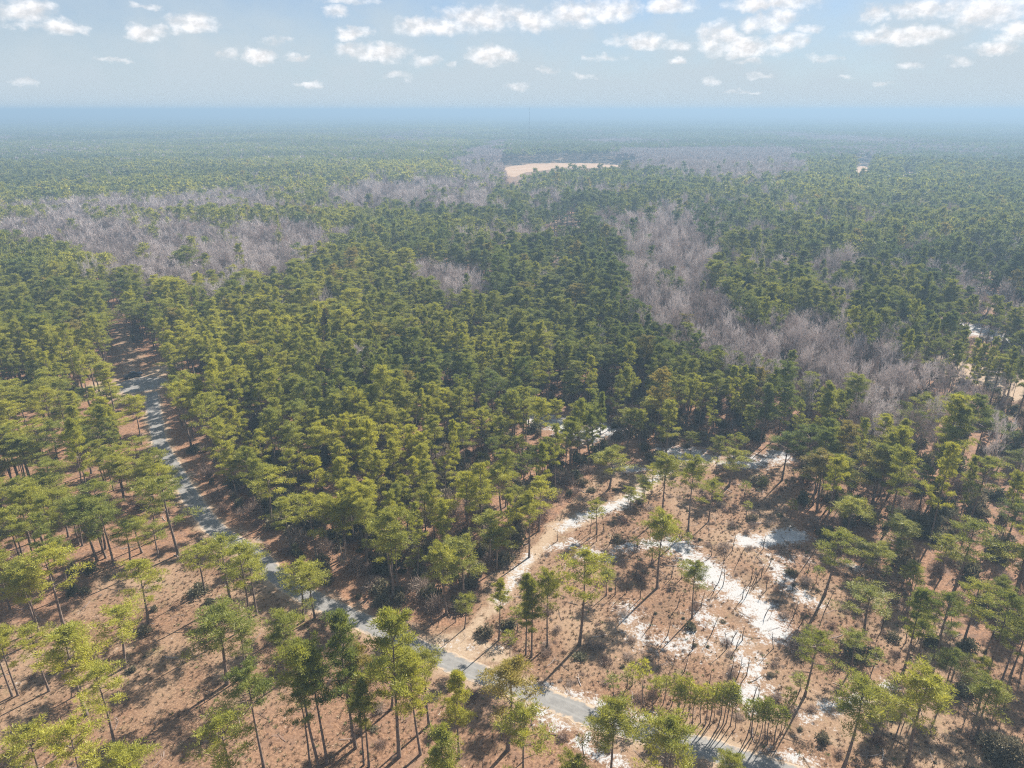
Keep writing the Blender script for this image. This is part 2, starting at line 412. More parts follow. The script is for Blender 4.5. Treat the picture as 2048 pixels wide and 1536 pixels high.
V = [(CULC[0], CULC[1], 0.017)]; U = [(0.5, 0)]
for k in range(64):
    a = k / 64 * 2 * math.pi; r = CULR * (1 + 0.03 * math.sin(3 * a + 1) + random.uniform(-.01, .01))
    V.append((CULC[0] + r * math.cos(a), CULC[1] + r * 0.95 * math.sin(a), 0.017)); U.append((0.93, 0))
me = mesh_np('turning_circle', V, [(0, 1 + k, 1 + (k + 1) % 64) for k in range(64)], [M_ROAD])
uv = me.uv_layers.new(name='UVMap')
for l in me.loops: uv.data[l.index].uv = U[l.vertex_index]
tag(link('turning_circle_pavement', me), kind='structure')

# far dry fields
FIELDS = [([(1001,347),(1012,335),(1034,330),(1070,327),(1150,326),(1200,327),(1245,327),(1250,334),(1190,336),(1130,335),(1085,341),(1050,345),(1030,354),(1010,352)], 0.05),
          ([(1708,334),(1738,331),(1742,343),(1712,346)], 0.05), ([(1795,345),(1830,343),(1835,350),(1800,352)], 0.05), ([(1092,437),(1150,433),(1158,446),(1100,449)], 0.03)]
s = MT('dry_field'); s.bsdf(s.mix(s.rng(s.noise(0.02, 5), 0.3, 0.7), c4(0.38, 0.24, 0.145), c4(0.48, 0.33, 0.22)), 0.95, 0.1)
FIELD_W = []
for pts, z in FIELDS:
    w = [G(*p) for p in pts]; FIELD_W.append(w)
    me = bpy.data.meshes.new('field'); me.from_pydata([(x, y, z) for x, y in w], [], [tuple(range(len(w)))]); me.materials.append(s.m)
    tag(link('field', me), kind='structure')

# ------------------------------------------------------------------ tree meshes
def rnd_dirs(n):
    v = RNG.normal(size=(n, 3)); return v / np.linalg.norm(v, axis=1, keepdims=True)
def tufts(C, rad, m, ln, wd, flat=0.6, up=0.5):
    """needle tufts: m small triangles round each clump centre C, turned outward"""
    C = np.repeat(np.asarray(C, float), m, axis=0); n = len(C)
    rad = np.repeat(np.asarray(rad, float) * np.ones(len(C) // m), m)
    d = rnd_dirs(n); d[:, 2] = np.abs(d[:, 2]) * 1.0 - 0.25
    p = C + d * (rad * RNG.uniform(0.3, 1, n))[:, None] * np.array([1, 1, flat])
    g = d + np.array([0, 0, up]) + RNG.normal(size=(n, 3)) * 0.45; g /= np.linalg.norm(g, axis=1, keepdims=True)
    nr = d + np.array([0, 0, 0.7]) + RNG.normal(size=(n, 3)) * 0.5
    sd = np.cross(g, nr); sd /= np.linalg.norm(sd, axis=1, keepdims=True) + 1e-9
    L = ln * RNG.uniform(0.6, 1.3, n)[:, None]; W = wd * RNG.uniform(0.6, 1.3, n)[:, None]
    V = np.stack([p - sd * W, p + sd * W, p + g * L], 1).reshape(-1, 3)
    return V, np.arange(len(V)).reshape(-1, 3)
def tube(pts, rads, k=6):
    V, F = [], []
    pts = [Vector(p) for p in pts]
    for i, p in enumerate(pts):
        t = (pts[min(i + 1, len(pts) - 1)] - pts[max(i - 1, 0)]).normalized()
        a = t.orthogonal().normalized(); b = t.cross(a)
        if i == 0: a0 = a
        else:
            a = (a0 - t * a0.dot(t)).normalized(); b = t.cross(a); a0 = a
        for q in range(k):
            an = q / k * 2 * math.pi
            V.append(tuple(p + (a * math.cos(an) + b * math.sin(an)) * rads[i]))
        if i:
            for q in range(k):
                o = (i - 1) * k; F.append((o + q, o + (q + 1) % k, o + k + (q + 1) % k, o + k + q))
    return V, F
class Acc:
    def __init__(s): s.V = []; s.F = []; s.n = 0
    def add(s, V, F):
        V = np.asarray(V, float).reshape(-1, 3); F = np.asarray(F, int)
        if F.size == 0: return
        if F.shape[1] == 4: F = np.concatenate([F[:, [0, 1, 2]], F[:, [0, 2, 3]]])
        s.V.append(V); s.F.append(F + s.n); s.n += len(V)
    def get(s): return np.concatenate(s.V), np.concatenate(s.F)
def pine_parts(H, R, start, lod, sweep=0.4, sparse=0.0, dome=0.55):
    """returns trunk and crown geometry of a pine H tall with crown radius R"""
    tr, cr = Acc(), Acc()
    sx_, sy_ = random.uniform(-sweep, sweep), random.uniform(-sweep, sweep)
    def axis_at(z):
        t = z / H; return np.array([sx_ * math.sin(t * 2.6), sy_ * math.sin(t * 2.1 + 0.3) - sy_ * math.sin(0.3), z])
    nseg = {0: 9, 1: 4, 2: 2}[lod]
    zs = [H * 0.97 * k / nseg for k in range(nseg + 1)]
    r0 = 0.011 * H + 0.02
    V, F = tube([axis_at(z) for z in zs], [r0 * (1.25 if z == 0 else 1) * (1 - 0.85 * z / H) for z in zs], {0: 7, 1: 4, 2: 3}[lod])
    tr.add(V, F)
    nb = {0: 34, 1: 24, 2: 12}[lod]
    C, RD = [], []
    for k in range(nb):
        t = (k + random.random()) / nb
        if t < 0.2 and random.random() < 0.35 + sparse: continue
        if random.random() < sparse: continue
        z = H * (start + (0.97 - start) * t)
        a = k * 2.4 + random.uniform(-0.6, 0.6)
        L = R * min(1.0, 1.18 * (1 - t) ** dome + 0.1) * random.uniform(0.4, 1.2)
        if t < 0.2: L *= 0.6 + 2 * t
        e = R_(random.uniform(2, 22) + 32 * t)
        u = np.array([math.cos(a) * math.cos(e), math.sin(a) * math.cos(e), math.sin(e)])
        o = axis_at(z)
        if lod < 2:
            end = o + u * L * 0.9
            V, F = tube([o, o + u * L * 0.5 + np.array([0, 0, -0.04 * L]), end], [0.035 * (1 + L * .3), 0.03, 0.012], 3)
            tr.add(V, F)
        npc = {0: 5, 1: 3, 2: 1}[lod]
        for j in range(npc):
            q = 0.42 + 0.6 * (j + random.random()) / npc
            lat = random.uniform(-0.28, 0.28) * L * q
            C.append(o + u * L * q + np.array([-math.sin(a), math.cos(a), 0]) * lat + np.array([0, 0, random.uniform(-.12, .2)]))
            RD.append((0.40 + 0.10 * L) * random.uniform(0.65, 1.3) * {0: 1, 1: 1.25, 2: 1.8}[lod])
    top = axis_at(H * 0.97)
    for k in range({0: 6, 1: 4, 2: 2}[lod]):
        C.append(top + np.array([random.uniform(-.5, .5), random.uniform(-.5, .5), random.uniform(-.7, .2)])); RD.append(0.6)
    m, ln, wd = {0: (64, 0.36, 0.042), 1: (11, 0.85, 0.16), 2: (9, 1.5, 0.42)}[lod]
    V, F = tufts(C, RD, m, ln, wd)
    cr.add(V, F)
    return tr.get(), cr.get()
def bare_parts(H, R, lod):
    tr, cr = Acc(), Acc()
    def grow(p, d, L, r, lev):
        n = 3 if lev < 2 else 2
        pts = [p]; rr = [r]; dd = d.copy()
        for k in range(n):
            dd = dd + np.array([random.uniform(-.22, .22), random.uniform(-.22, .22), random.uniform(-.02, .16)]); dd /= np.linalg.norm(dd)
            pts.append(pts[-1] + dd * L / n); rr.append(r * (1 - 0.62 * (k + 1) / n))
        V, F = tube(pts, rr, 5 if lev == 0 else 3); (tr if lev < 2 else cr).add(V, F)
        if lev < (2 if lod else 3):
            m = [7, 6, 5][lev]
            for k in range(m):
                t = random.uniform(0.45, 1.0) if lev == 0 else random.uniform(0.3, 1)
                i = min(int(t * n), n - 1); f = t * n - i
                q = pts[i] * (1 - f) + pts[i + 1] * f
                a = random.uniform(0, 2 * math.pi); sp_ = random.uniform(0.5, 0.95)
                side = np.cross(dd, [math.cos(a), math.sin(a), 0.1]); side /= np.linalg.norm(side) + 1e-9
                nd = dd * (1 - 0.35 * sp_) + side * sp_ * 0.8 + np.array([0, 0, 0.18]); nd /= np.linalg.norm(nd)
                grow(q, nd, L * random.uniform(0.45, 0.66), rr[i] * 0.55, lev + 1)
        else:
            m = 9 if lod == 0 else 20
            ps = np.array([pts[0] + (pts[-1] - pts[0]) * random.uniform(0.1, 1) for _ in range(m)])
            g = rnd_dirs(m) * 0.8 + dd * 0.7 + np.array([0, 0, .35]); g /= np.linalg.norm(g, axis=1, keepdims=True)
            sd = np.cross(g, rnd_dirs(m)); sd /= np.linalg.norm(sd, axis=1, keepdims=True)
            L2 = (0.9 if lod == 0 else 1.5) * RNG.uniform(0.6, 1.3, m)[:, None]; w = 0.034 if lod == 0 else 0.06
            V = np.stack([ps - sd * w, ps + sd * w, ps + g * L2], 1).reshape(-1, 3); cr.add(V, np.arange(len(V)).reshape(-1, 3))
    grow(np.zeros(3), np.array([0, 0, 1.0]), H * 0.62, 0.012 * H, 0)
    V, F = cr.get(); h = V[:, 2].max(); rad = np.percentile(np.hypot(V[:, 0], V[:, 1]), 97)
    S = np.array([R / rad, R / rad, H / h])
    t = tr.get()
    return (t[0] * S, t[1]), (V * S, F)
def bush_geo(R, H, m, ln, wd):
    n = 26
    d = rnd_dirs(n); d[:, 2] = np.abs(d[:, 2])
    C = d * np.array([R * .75, R * .75, H * .7]) * RNG.uniform(0.35, 1, n)[:, None]
    return tufts(C, R * 0.32, m, ln, wd, 0.9, 0.6)

def join_geo(name, parts, mats):
    V, F, MI, n = [], [], [], 0
    for k, (v, f) in enumerate(parts):
        V.append(v); F.append(f + n); n += len(v); MI += [k] * len(f)
    return mesh_np(name, np.concatenate(V), np.concatenate(F), mats, MI)
PINE_SPEC = [(16, 3.0, .44, .40, .12, .38), (16, 2.6, .40, .3, .15, .42), (16, 3.5, .56, .5, .12, .30), (16, 2.2, .46, .3, .2, .45), (16, 3.1, .34, .4, .15, .48),
             (16, 2.8, .60, .8, .18, .32), (16, 3.3, .42, .5, .35, .36), (16, 2.4, .32, .3, .2, .52), (16, 2.9, .48, .9, .4, .36), (16, 3.6, .42, .4, .25, .40)]
PINES0, PJ0, PJ1, PJ2 = [], [], [], []
for k, (h, r, st, sw, spa, dome) in enumerate(PINE_SPEC):
    t, c = pine_parts(h, r, st, 0, sw, spa, dome)
    PINES0.append((mesh_np('pine_trunk', *t, [M_BARK]), mesh_np('pine_crown', *c, [M_PINE]), 16.0, r))
    PJ0.append(join_geo('pine_whole', [t, c], [M_BARK, M_PINE]))
    t, c = pine_parts(h, r, st, 1, sw, spa * .5, dome); PJ1.append(join_geo('pine_mid', [t, c], [M_BARK, M_PINE]))
    t, c = pine_parts(h, r, st, 2, sw, 0, dome); PJ2.append(join_geo('pine_low', [t, c], [M_BARK, M_PINE]))
BARE0, BJ0, BJ1 = [], [], []
for k in range(6):
    t, c = bare_parts(14, random.uniform(3.2, 4.6), 0)
    BARE0.append((mesh_np('bare_trunk', *t, [M_TWIG]), mesh_np('bare_crown', *c, [M_TWIG])))
    BJ0.append(join_geo('bare_whole', [t, c], [M_TWIG, M_TWIG]))
    t, c = bare_parts(14, random.uniform(3.4, 4.8), 1); BJ1.append(join_geo('bare_low', [t, c], [M_TWIG, M_TWIG]))

# ------------------------------------------------------------------ scattering of what nobody could count
def scatter(name, meshes, pts, label=None):
    """pts rows: x y z rot sx sy sz variant; ONE object that carries them all"""
    pts = np.asarray(pts, np.float32)
    col = bpy.data.collections.new(name + '_kinds')
    for k, me in enumerate(meshes): col.objects.link(bpy.data.objects.new('%s_kind_%02d' % (name, k), me))
    me = bpy.data.meshes.new(name)
    me.vertices.add(len(pts)); me.vertices.foreach_set('co', pts[:, :3].ravel())
    a = me.attributes.new('rot', 'FLOAT', 'POINT'); a.data.foreach_set('value', pts[:, 3].copy())
    a = me.attributes.new('scl', 'FLOAT_VECTOR', 'POINT'); a.data.foreach_set('vector', pts[:, 4:7].ravel())
    a = me.attributes.new('kin', 'INT', 'POINT'); a.data.foreach_set('value', pts[:, 7].astype(np.int32))
    o = link(name, me); tag(o, label=label, kind='stuff')
    ng = bpy.data.node_groups.new(name, 'GeometryNodeTree')
    ng.interface.new_socket('Geometry', in_out='INPUT', socket_type='NodeSocketGeometry')
    ng.interface.new_socket('Geometry', in_out='OUTPUT', socket_type='NodeSocketGeometry')
    N, L = ng.nodes, ng.links
    gi, go = N.new('NodeGroupInput'), N.new('NodeGroupOutput')
    ci = N.new('GeometryNodeCollectionInfo'); ci.inputs[0].default_value = col
    ci.inputs['Separate Children'].default_value = True; ci.inputs['Reset Children'].default_value = True
    ip = N.new('GeometryNodeInstanceOnPoints'); ip.inputs['Pick Instance'].default_value = True
    def attr(nm, ty):
        n = N.new('GeometryNodeInputNamedAttribute'); n.data_type = ty; n.inputs[0].default_value = nm; return n.outputs[0]
    cb = N.new('ShaderNodeCombineXYZ'); L.new(attr('rot', 'FLOAT'), cb.inputs[2])
    L.new(gi.outputs[0], ip.inputs['Points']); L.new(ci.outputs[0], ip.inputs['Instance'])
    L.new(attr('kin', 'INT'), ip.inputs['Instance Index']); L.new(cb.outputs[0], ip.inputs['Rotation']); L.new(attr('scl', 'FLOAT_VECTOR'), ip.inputs['Scale'])
    L.new(ip.outputs[0], go.inputs[0])
    md = o.modifiers.new('scatter', 'NODES'); md.node_group = ng
    return o

# ------------------------------------------------------------------ where the trees stand (traced from the photograph)
# rows: foot x, foot y, crown top y, crown width in the tile's own pixels;  foot y None: foot hidden, height given instead
TILES = {'A': (0, 900, 700 / 1691), 'B': (680, 900, 700 / 1691), 'C': (1348, 900, 700 / 1691), 'D': (0, 740, 400 / 2048), 'E': (400, 740, 400 / 2048),
         'F': (800, 740, 400 / 2048), 'G': (1200, 740, 400 / 2048), 'H': (1600, 780, 448 / 2048)}
FOOT = {
 'A': [(718,835,535,170),(603,1050,770,215),(238,1165,860,150),(418,1280,880,200),(558,1450,1075,200),(308,857,475,210),(182,867,560,160),(60,1190,850,130),
       (88,1185,870,130),(48,770,510,130),(470,537,240,170),(497,495,230,140),(512,522,270,140),(552,555,270,170),(382,458,250,130),(398,462,240,120),(600,245,60,140),
       (862,505,130,240),(686,497,330,150),(767,517,370,130),(630,540,360,140),(990,685,460,150),(1112,727,415,200),(1208,850,470,200),(1242,797,510,160),(1467,825,535,190),
       (1522,812,590,170),(1308,360,100,190),(1410,462,235,140),(1533,532,215,180),(1668,525,240,130),(1097,1130,775,260),(1180,1092,860,160),(1388,1107,800,170),
       (1380,1100,880,120),(1275,1532,1075,190),(1500,1545,1120,170),(1547,1545,940,190),(1582,1517,1000,170),(112,548,350,120),(158,505,350,110),(62,158,-40,120),(92,146,-60,120),(150,160,-60,130),
       (20,690,480,120),(265,240,60,130),(840,240,90,120),(735,230,80,140),(255,300,130,150),(330,420,200,130),(15,310,120,120)],
 'B': [(1157,942,485,250),(1002,952,605,145),(767,920,630,80),(925,1000,640,110),(897,990,600,90),(602,862,700,90),(515,795,475,170),(592,722,430,190),(257,727,310,200),
       (248,655,330,140),(282,692,380,130),(1532,667,320,190),(1300,190,-5,190),(1557,322,35,150),(960,392,150,160),(912,447,250,100),(757,582,400,160),(720,562,315,160),
       (510,472,250,130),(417,447,200,130),(365,490,290,110),(782,327,90,160),(612,347,130,140),(22,527,250,110),(137,502,180,160),(67,420,150,130),(1287,702,580,70),
       (1240,407,250,90),(75,1440,790,210),(115,1522,1160,90),(285,1482,815,250),(140,1530,1120,100),(810,1450,1040,270),(250,1250,960,200),(430,1330,965,200),
       (1470,240,150,80),(845,300,180,110),(660,300,170,110)],
 'C': [(87,812,550,130),(725,705,400,190),(917,882,690,200),(855,1060,880,130),(632,1187,865,170),(820,1536,1130,230),(1130,1505,1100,230),(1065,1400,1210,100),(1245,1102,720,150),
       (1345,702,355,210),(1390,952,660,170),(1500,1112,700,170),(1580,1122,830,130),(1462,1382,1120,160),(1650,692,480,150),(1300,1192,975,130),(1430,1202,1010,100),
       (1080,522,345,160),(967,642,470,130),(1142,722,560,80),(1112,1062,680,110),(68,397,45,150),(167,347,150,110),(265,177,10,150),(690,300,30,180),(760,290,30,170),
       (830,422,240,150),(960,292,10,200),(1050,560,430,90),(1180,1000,800,90),(1290,620,420,100),(1540,900,640,110),(1630,1080,760,120),(905,560,440,80)],
 'D': [(165,180,-150,220),(228,180,-130,220),(1020,240,-150,230),(842,190,-160,260),(880,185,-120,180),(720,200,-60,200),(930,385,190,240),(1165,462,180,280),(203,1130,680,230),
       (122,1160,580,210),(318,1150,700,240),(238,1110,760,150),(38,1200,900,150),(48,1480,1200,210),(1252,740,480,260),(1190,722,440,210),(835,800,510,240),(612,602,400,190),
       (750,540,280,300),(120,450,180,270),(480,560,300,260),(1270,1335,860,230),(1165,1235,800,220),(1062,1140,740,200),(1086,1150,720,160),(1310,1170,780,220),(935,1060,600,250),
       (1572,1340,900,260),(562,1320,1060,220),(642,1440,1080,240),(520,1160,760,260),(400,900,520,260),(1420,1040,690,260),(60,820,530,230),(20,640,330,220),(60,440,120,240)],
 'E': [(712,1450,1110,190),(492,1290,820,230),(322,1180,900,180),(1005,520,60,260),(745,860,560,180),(1215,560,180,260),(1650,500,150,280),(1425,560,210,200)],
 'F': [(840,912,400,220),(682,1100,560,220),(750,882,430,160),(577,1060,740,70),(1172,682,200,220),(1312,602,170,230),(1247,662,460,120),(1410,602,300,150),(297,652,220,180),
       (490,692,200,220),(602,672,250,200),(955,462,0,300),(1010,1000,640,220),(1262,1242,850,170),(1400,1082,790,220),(1337,1080,830,150),(1687,1052,530,210),(1745,1082,510,250),
       (1830,720,340,200),(940,1090,700,200),(1080,1400,1010,200),(1020,960,480,250),(1220,1000,690,170),(1480,1060,700,150)],
 'G': [(272,812,410,280),(512,640,280,260),(640,830,620,110),(930,880,640,150),(1862,1132,670,300),(1060,500,60,300),(530,1270,980,110),(445,1290,1080,120),(310,1430,1200,130),(1150,1340,1130,130)],
 'H': [(460,440,-120,230),(1230,942,50,330),(1280,940,150,200),(1445,730,60,220),(1545,1202,620,310),(650,1062,490,300),(1095,540,60,240),(1850,652,320,220),(1975,860,580,210),
       (1880,1400,1000,230),(440,1262,980,230),(272,1052,600,280),(1092,1082,700,200),(40,330,-160,220),(230,460,-20,200),(360,440,20,200),(860,470,100,200),(960,640,200,240),
       (1330,620,60,230),(1590,660,200,260),(120,1050,560,200)],
}
TOPS = {   # crown top x, crown top y, height in metres, crown width
 'A': [(110,1325,14,210),(310,1345,15,220),(560,1468,13,200),(1055,1320,14,250),(60,150,14,140),(130,165,14,150),(30,300,14,130),(100,590,12,130),(430,150,15,150),(700,130,14,140)],
 'B': [(500,1340,17,200),(900,1290,16,250),(1330,1230,15,240),(1600,1295,15,240),(1130,1485,12,160),(60,950,15,170),(360,1010,16,170),(560,1060,15,130)],
 'C': [(10,1330,14,220),(260,1480,9,130)],
 'D': [(1350,280,13,230),(60,130,14,220),(20,330,14,200),(420,20,15,260),(350,100,14,200),(560,140,14,230),(470,520,14,260),(200,1230,14,230),(380,1300,14,200),(1550,800,14,230),(1600,960,14,230),(100,540,14,230),(930,400,14,230)],
 'E': [(360,210,15,190),(580,140,15,170),(740,290,16,210),(960,60,17,260),(1390,10,17,210),(1880,340,16,230),(1000,310,15,200),(1150,390,15,210),(230,280,15,160),(30,320,15,210),
       (150,490,15,210),(340,380,14,170),(430,520,13,150),(250,560,15,250),(290,730,14,200),(470,790,15,230),(560,930,14,220),(590,640,14,200),(940,570,15,270),(1180,570,16,270),
       (1430,740,14,200),(1700,520,16,290),(1960,560,15,200),(1690,810,15,170),(1830,830,15,200),(950,800,14,240),(1150,890,15,250),(1430,890,15,240),(1640,1210,14,220),(1900,1250,14,240),
       (1530,1120,14,200),(1400,1320,13,180),(1650,1380,14,230),(1980,1150,14,170),(1980,700,15,180),(1900,1480,13,180),(1740,1120,13,190)],
 'F': [(30,420,16,220),(100,560,15,240),(220,650,15,210),(200,760,15,230),(140,110,15,200),(330,130,16,230),(430,200,16,200),(600,190,15,200),(130,900,14,150),(260,920,15,210),
       (330,1140,14,200),(50,1080,14,190),(440,1350,14,200),(1150,1300,14,200),(1330,1260,14,200),(1100,830,14,230)],
 'G': [(1400,630,13,200),(1230,690,11,160),(800,60,18,260),(1540,360,12,140),(620,0,19,250)],
 'H': [],
}
trees = []     # x, y, h, crown radius, traced?
def add_tree(x, y, h, wpx, traced=True):
    d = math.sqrt(x * x + y * y + (CAM_H - h * .8) ** 2)
    trees.append([x, y, h, max(0.8, wpx / 2 * d / FPX * 1.2), traced])
for k, L in FOOT.items():
    ox, oy, sc = TILES[k]
    for (bx, by, ty, w) in L:
        x, y = G(ox + bx * sc, oy + by * sc); h = min(max(height_for(x, y, oy + ty * sc), 3), 24)
        add_tree(x, y, h, w * sc)
for k, L in TOPS.items():
    ox, oy, sc = TILES[k]
    for (tx, ty, h, w) in L:
        x, y = G(ox + tx * sc, oy + ty * sc, h); add_tree(x, y, h, w * sc)
print('traced', len(trees), 'heights', np.percentile([t[2] for t in trees], [5, 50, 95]), 'radii', np.percentile([t[3] for t in trees], [5, 50, 95]))

# zones of leafless trees, by where their crowns show
BARE_Z = [[(0,430),(60,425),(200,420),(330,425),(480,438),(720,448),(650,465),(615,490),(600,520),(560,535),(460,545),(330,552),(250,540),(170,500),(60,472),(0,462)],
 [(-300,430),(0,430),(0,462),(-300,450)],
 [(0,395),(150,384),(330,376),(480,384),(560,395),(500,412),(300,410),(100,405),(0,408)], [(620,372),(900,350),(1000,362),(960,395),(700,398)],
 [(800,512),(880,500),(975,520),(985,565),(900,585),(835,545)],
 [(1240,480),(1300,430),(1450,465),(1420,520),(1440,570),(1520,625),(1620,600),(1720,650),(1860,680),(2048,745),(2400,840),(2400,960),(2048,870),(1960,835),(1830,800),(1690,770),(1560,722),(1470,695),(1360,652),(1262,585)],
 [(1180,425),(1350,400),(1420,440),(1262,470)], [(1240,300),(1580,298),(1620,330),(1560,348),(1260,330)], [(930,300),(1010,280),(1015,335),(990,350),(900,330)]]
MIX_Z = [[(640,480),(850,480),(860,600),(640,600)], [(1400,500),(1700,440),(2048,560),(2300,640),(2048,700),(1700,640)], [(500,340),(1300,350),(1300,430),(500,420)], [(1300,380),(1800,400),(1750,470),(1300,470)],
         [(1550,640),(2048,740),(2048,900),(1550,760)]]
NOFILL = [[(1800,700),(1900,718),(2048,752),(2300,820),(2300,880),(2048,800),(1900,760)], [(1915,560),(1960,572),(2035,604),(2000,625),(1930,600)], [(1915,640),(2060,680),(2060,700),(1915,665)]]
def vnoise(x, y, sc, seed=0):
    x = x / sc; y = y / sc
    xi, yi = np.floor(x).astype(int), np.floor(y).astype(int)
    def h(a, b):
        n = (a * 374761393 + b * 668265263 + seed * 974711) & 0x7fffffff
        n = ((n ^ (n >> 13)) * 1274126177) & 0x7fffffff
        return (n & 0xffff) / 65535.0
    fx, fy = x - xi, y - yi; fx = fx * fx * (3 - 2 * fx); fy = fy * fy * (3 - 2 * fy)
    return (h(xi, yi) * (1 - fx) + h(xi + 1, yi) * fx) * (1 - fy) + (h(xi, yi + 1) * (1 - fx) + h(xi + 1, yi + 1) * fx) * fy
def proj(X, Y, Z):
    z = Z - CAM_H
    fw = np.maximum(Y * math.cos(PITCH) - z * math.sin(PITCH), 1e-3); up = Y * math.sin(PITCH) + z * math.cos(PITCH)
    return 1024 + FPX * X / fw, 768 - FPX * up / fw
def jitter_grid(x0, x1, y0, y1, st, jit=0.42):
    gx, gy = np.meshgrid(np.arange(x0, x1, st), np.arange(y0, y1, st))
    gx = gx + (np.arange(gx.shape[0])[:, None] % 2) * st / 2
    X = (gx + RNG.uniform(-jit, jit, gx.shape) * st).ravel(); Y = (gy + RNG.uniform(-jit, jit, gy.shape) * st).ravel()
    return X, Y
def allowed(X, Y):
    px, py = proj(X, Y, np.zeros_like(X))
    ok = ~inpoly(px, py, OPEN)
    for z in NOFILL: ok &= ~inpoly(px, py, z)
    for w in FIELD_W: ok &= ~inpoly(X, Y, w)
    for z in (8.0, 14.0, 18.0, 22.0):
        qx, qy = proj(X, Y, np.full_like(X, z))
        for pts, _ in FIELDS: ok &= ~inpoly(qx, qy, pts)
        for pl in NOFILL: ok &= ~(inpoly(qx, qy, pl) & (RNG.random(X.shape) < 0.3))
        ok &= ~inpoly(qx, qy, [(212,700),(330,690),(335,795),(300,800),(215,770)])
    ok &= seg_dist(X, Y, ROAD) > 4.4
    ok &= np.hypot(X - CULC[0], Y - CULC[1]) > CULR + 2.5
    return ok
def in_zones(px, py, Z):
    r = np.zeros(px.shape, bool)
    for z in Z: r |= inpoly(px, py, z)
    return r
T0 = np.array([(t[0], t[1]) for t in trees])
bare = []
# near fill up to 950 m
for (y0, y1, st) in ((92, 215, 4.7), (215, 330, 5.5), (330, 950, 6.2)):
    X, Y = jitter_grid(-y1 * 0.86 - 40, y1 * 0.86 + 40, y0, y1, st)
    keep = (np.abs(X) < Y * 0.80 + 40) & allowed(X, Y)
    X, Y = X[keep], Y[keep]
    if y0 < 300:
        dmin = np.full(X.shape, 1e9)
        for (a, b) in T0: dmin = np.minimum(dmin, np.hypot(X - a, Y - b))
        px0, py0 = proj(X, Y, X * 0)
        dens = (dmin > 3.3) & ~((py0 > 930) & (dmin < 4.6))
        # the left stand and the clearing's rim are thinner
        thin = RNG.random(X.shape)
        left = (px0 < 420) & (py0 > 800)
        dens &= ~(left & (thin < 0.5)) & ~((px0 > 900) & (px0 < 1300) & (py0 > 800) & (thin < 0.5)) & ~((px0 > 1300) & (py0 > 880) & (thin < 0.3)) & ~((px0 > 1560) & (py0 > 1000) & (thin < 0.72)) & ~((px0 > 520) & (px0 < 1100) & (py0 > 960) & (thin < 0.3))
        X, Y = X[dens], Y[dens]
    h = 15.5 + 3.0 * (vnoise(X, Y, 60, 3) - 0.5) + RNG.normal(size=X.shape) * 2.3
    h += np.clip((X - 10) / 60, 0, 1) * 2.8 + np.clip((Y - 170) / 100, 0, 1) * 2.0
    px, py = proj(X, Y, h * 0.95)
    wob = 24 * (vnoise(X, Y, 30, 14) - .5)
    isb = (in_zones(px, py + wob, BARE_Z) | in_zones(px, py - 9 + wob, BARE_Z)) & (RNG.random(X.shape) < 0.93)
    mixz = in_zones(px, py, MIX_Z)
    isb |= mixz & (vnoise(X, Y, 26, 9) + RNG.random(X.shape) * .4 > 0.86)
    isb |= (Y > 330) & (vnoise(X, Y * 0.7, 70, 5) + RNG.random(X.shape) * .35 > 1.0)
    isb |= (RNG.random(X.shape) < 0.015) & (Y > 190)
    r = RNG.uniform(2.0, 4.7, X.shape) * (0.80 + 0.2 * np.clip((Y - 150) / 100, 0, 1)) * (1 + 0.22 * np.clip((Y - 190) / 150, 0, 1))
    h += np.clip((Y - 230) / 150, 0, 1) * 2.0
    drop = mixz & (RNG.random(X.shape) < 0.22)
    for k in range(len(X)):
        if drop[k]: continue
        if isb[k]: bare.append([X[k], Y[k], h[k] * 0.97, r[k] * 1.35])
        else: trees.append([X[k], Y[k], h[k], r[k], False])
# trees behind and beside the camera's foot that throw no shadow into view are left out
def in_view(x, y, h, mar=10):
    a, b = P(x, y, 0); c, d = P(x, y, h)
    return (-mar < c < 2048 + mar or -mar < a < 2048 + mar) and d < 1536 and b > 200 and d > 0
def size_of(x, y, h): return h / math.sqrt(x * x + y * y + CAM_H ** 2)
trees.sort(key=lambda t: (not in_view(t[0], t[1], t[2], -14), not t[4], -size_of(*t[:3])))
N_IND = 300
ind, rest = trees[:N_IND], trees[N_IND:]
bare.sort(key=lambda t: (not in_view(t[0], t[1], t[2], -20), -size_of(*t[:3])))
bind, brest = bare[:280], bare[280:]

ONES = 'zero one two three four five six seven eight nine ten eleven twelve thirteen fourteen fifteen sixteen seventeen eighteen nineteen'.split()
TENS = '. . twenty thirty forty fifty sixty seventy eighty ninety'.split()
def say(v, half):
    """a share of the photo's width or height in words, to a whole or a half percent"""
    v = min(max(v, 0.0), 99.5)
    n = int(round(v)) if not half else int(math.floor(v * 2 + .5) // 2)
    w = ONES[n] if n < 20 else (TENS[n // 10] + ('-' + ONES[n % 10] if n % 10 else '') if n < 100 else 'hundred')
    if half and int(math.floor(v * 2 + .5)) % 2: w += '-and-a-half'
    return w
used_labels = set()
def place_label(head, spots):
    """head plus where its tip or foot shows, the first wording no other thing has; spots: [(word, px, py)]"""
    for hx, hy in ((0, 0), (1, 0), (0, 1), (1, 1)):
        for word, px, py in spots:
            t = '%s, %s %s percent across, %s percent down the photo' % (head, word, say(px / 20.48, hx), say(py / 15.36, hy))
            if t not in used_labels:
                used_labels.add(t); return t
    return t
ROADX, ROADY = np.array([p[0] for p in ROAD]), np.array([p[1] for p in ROAD])
FORMS = ['rounded', 'rounded', 'flat-topped', 'narrow', 'full-crowned', 'high-crowned', 'airy', 'low-branched', 'lopsided', 'broad']
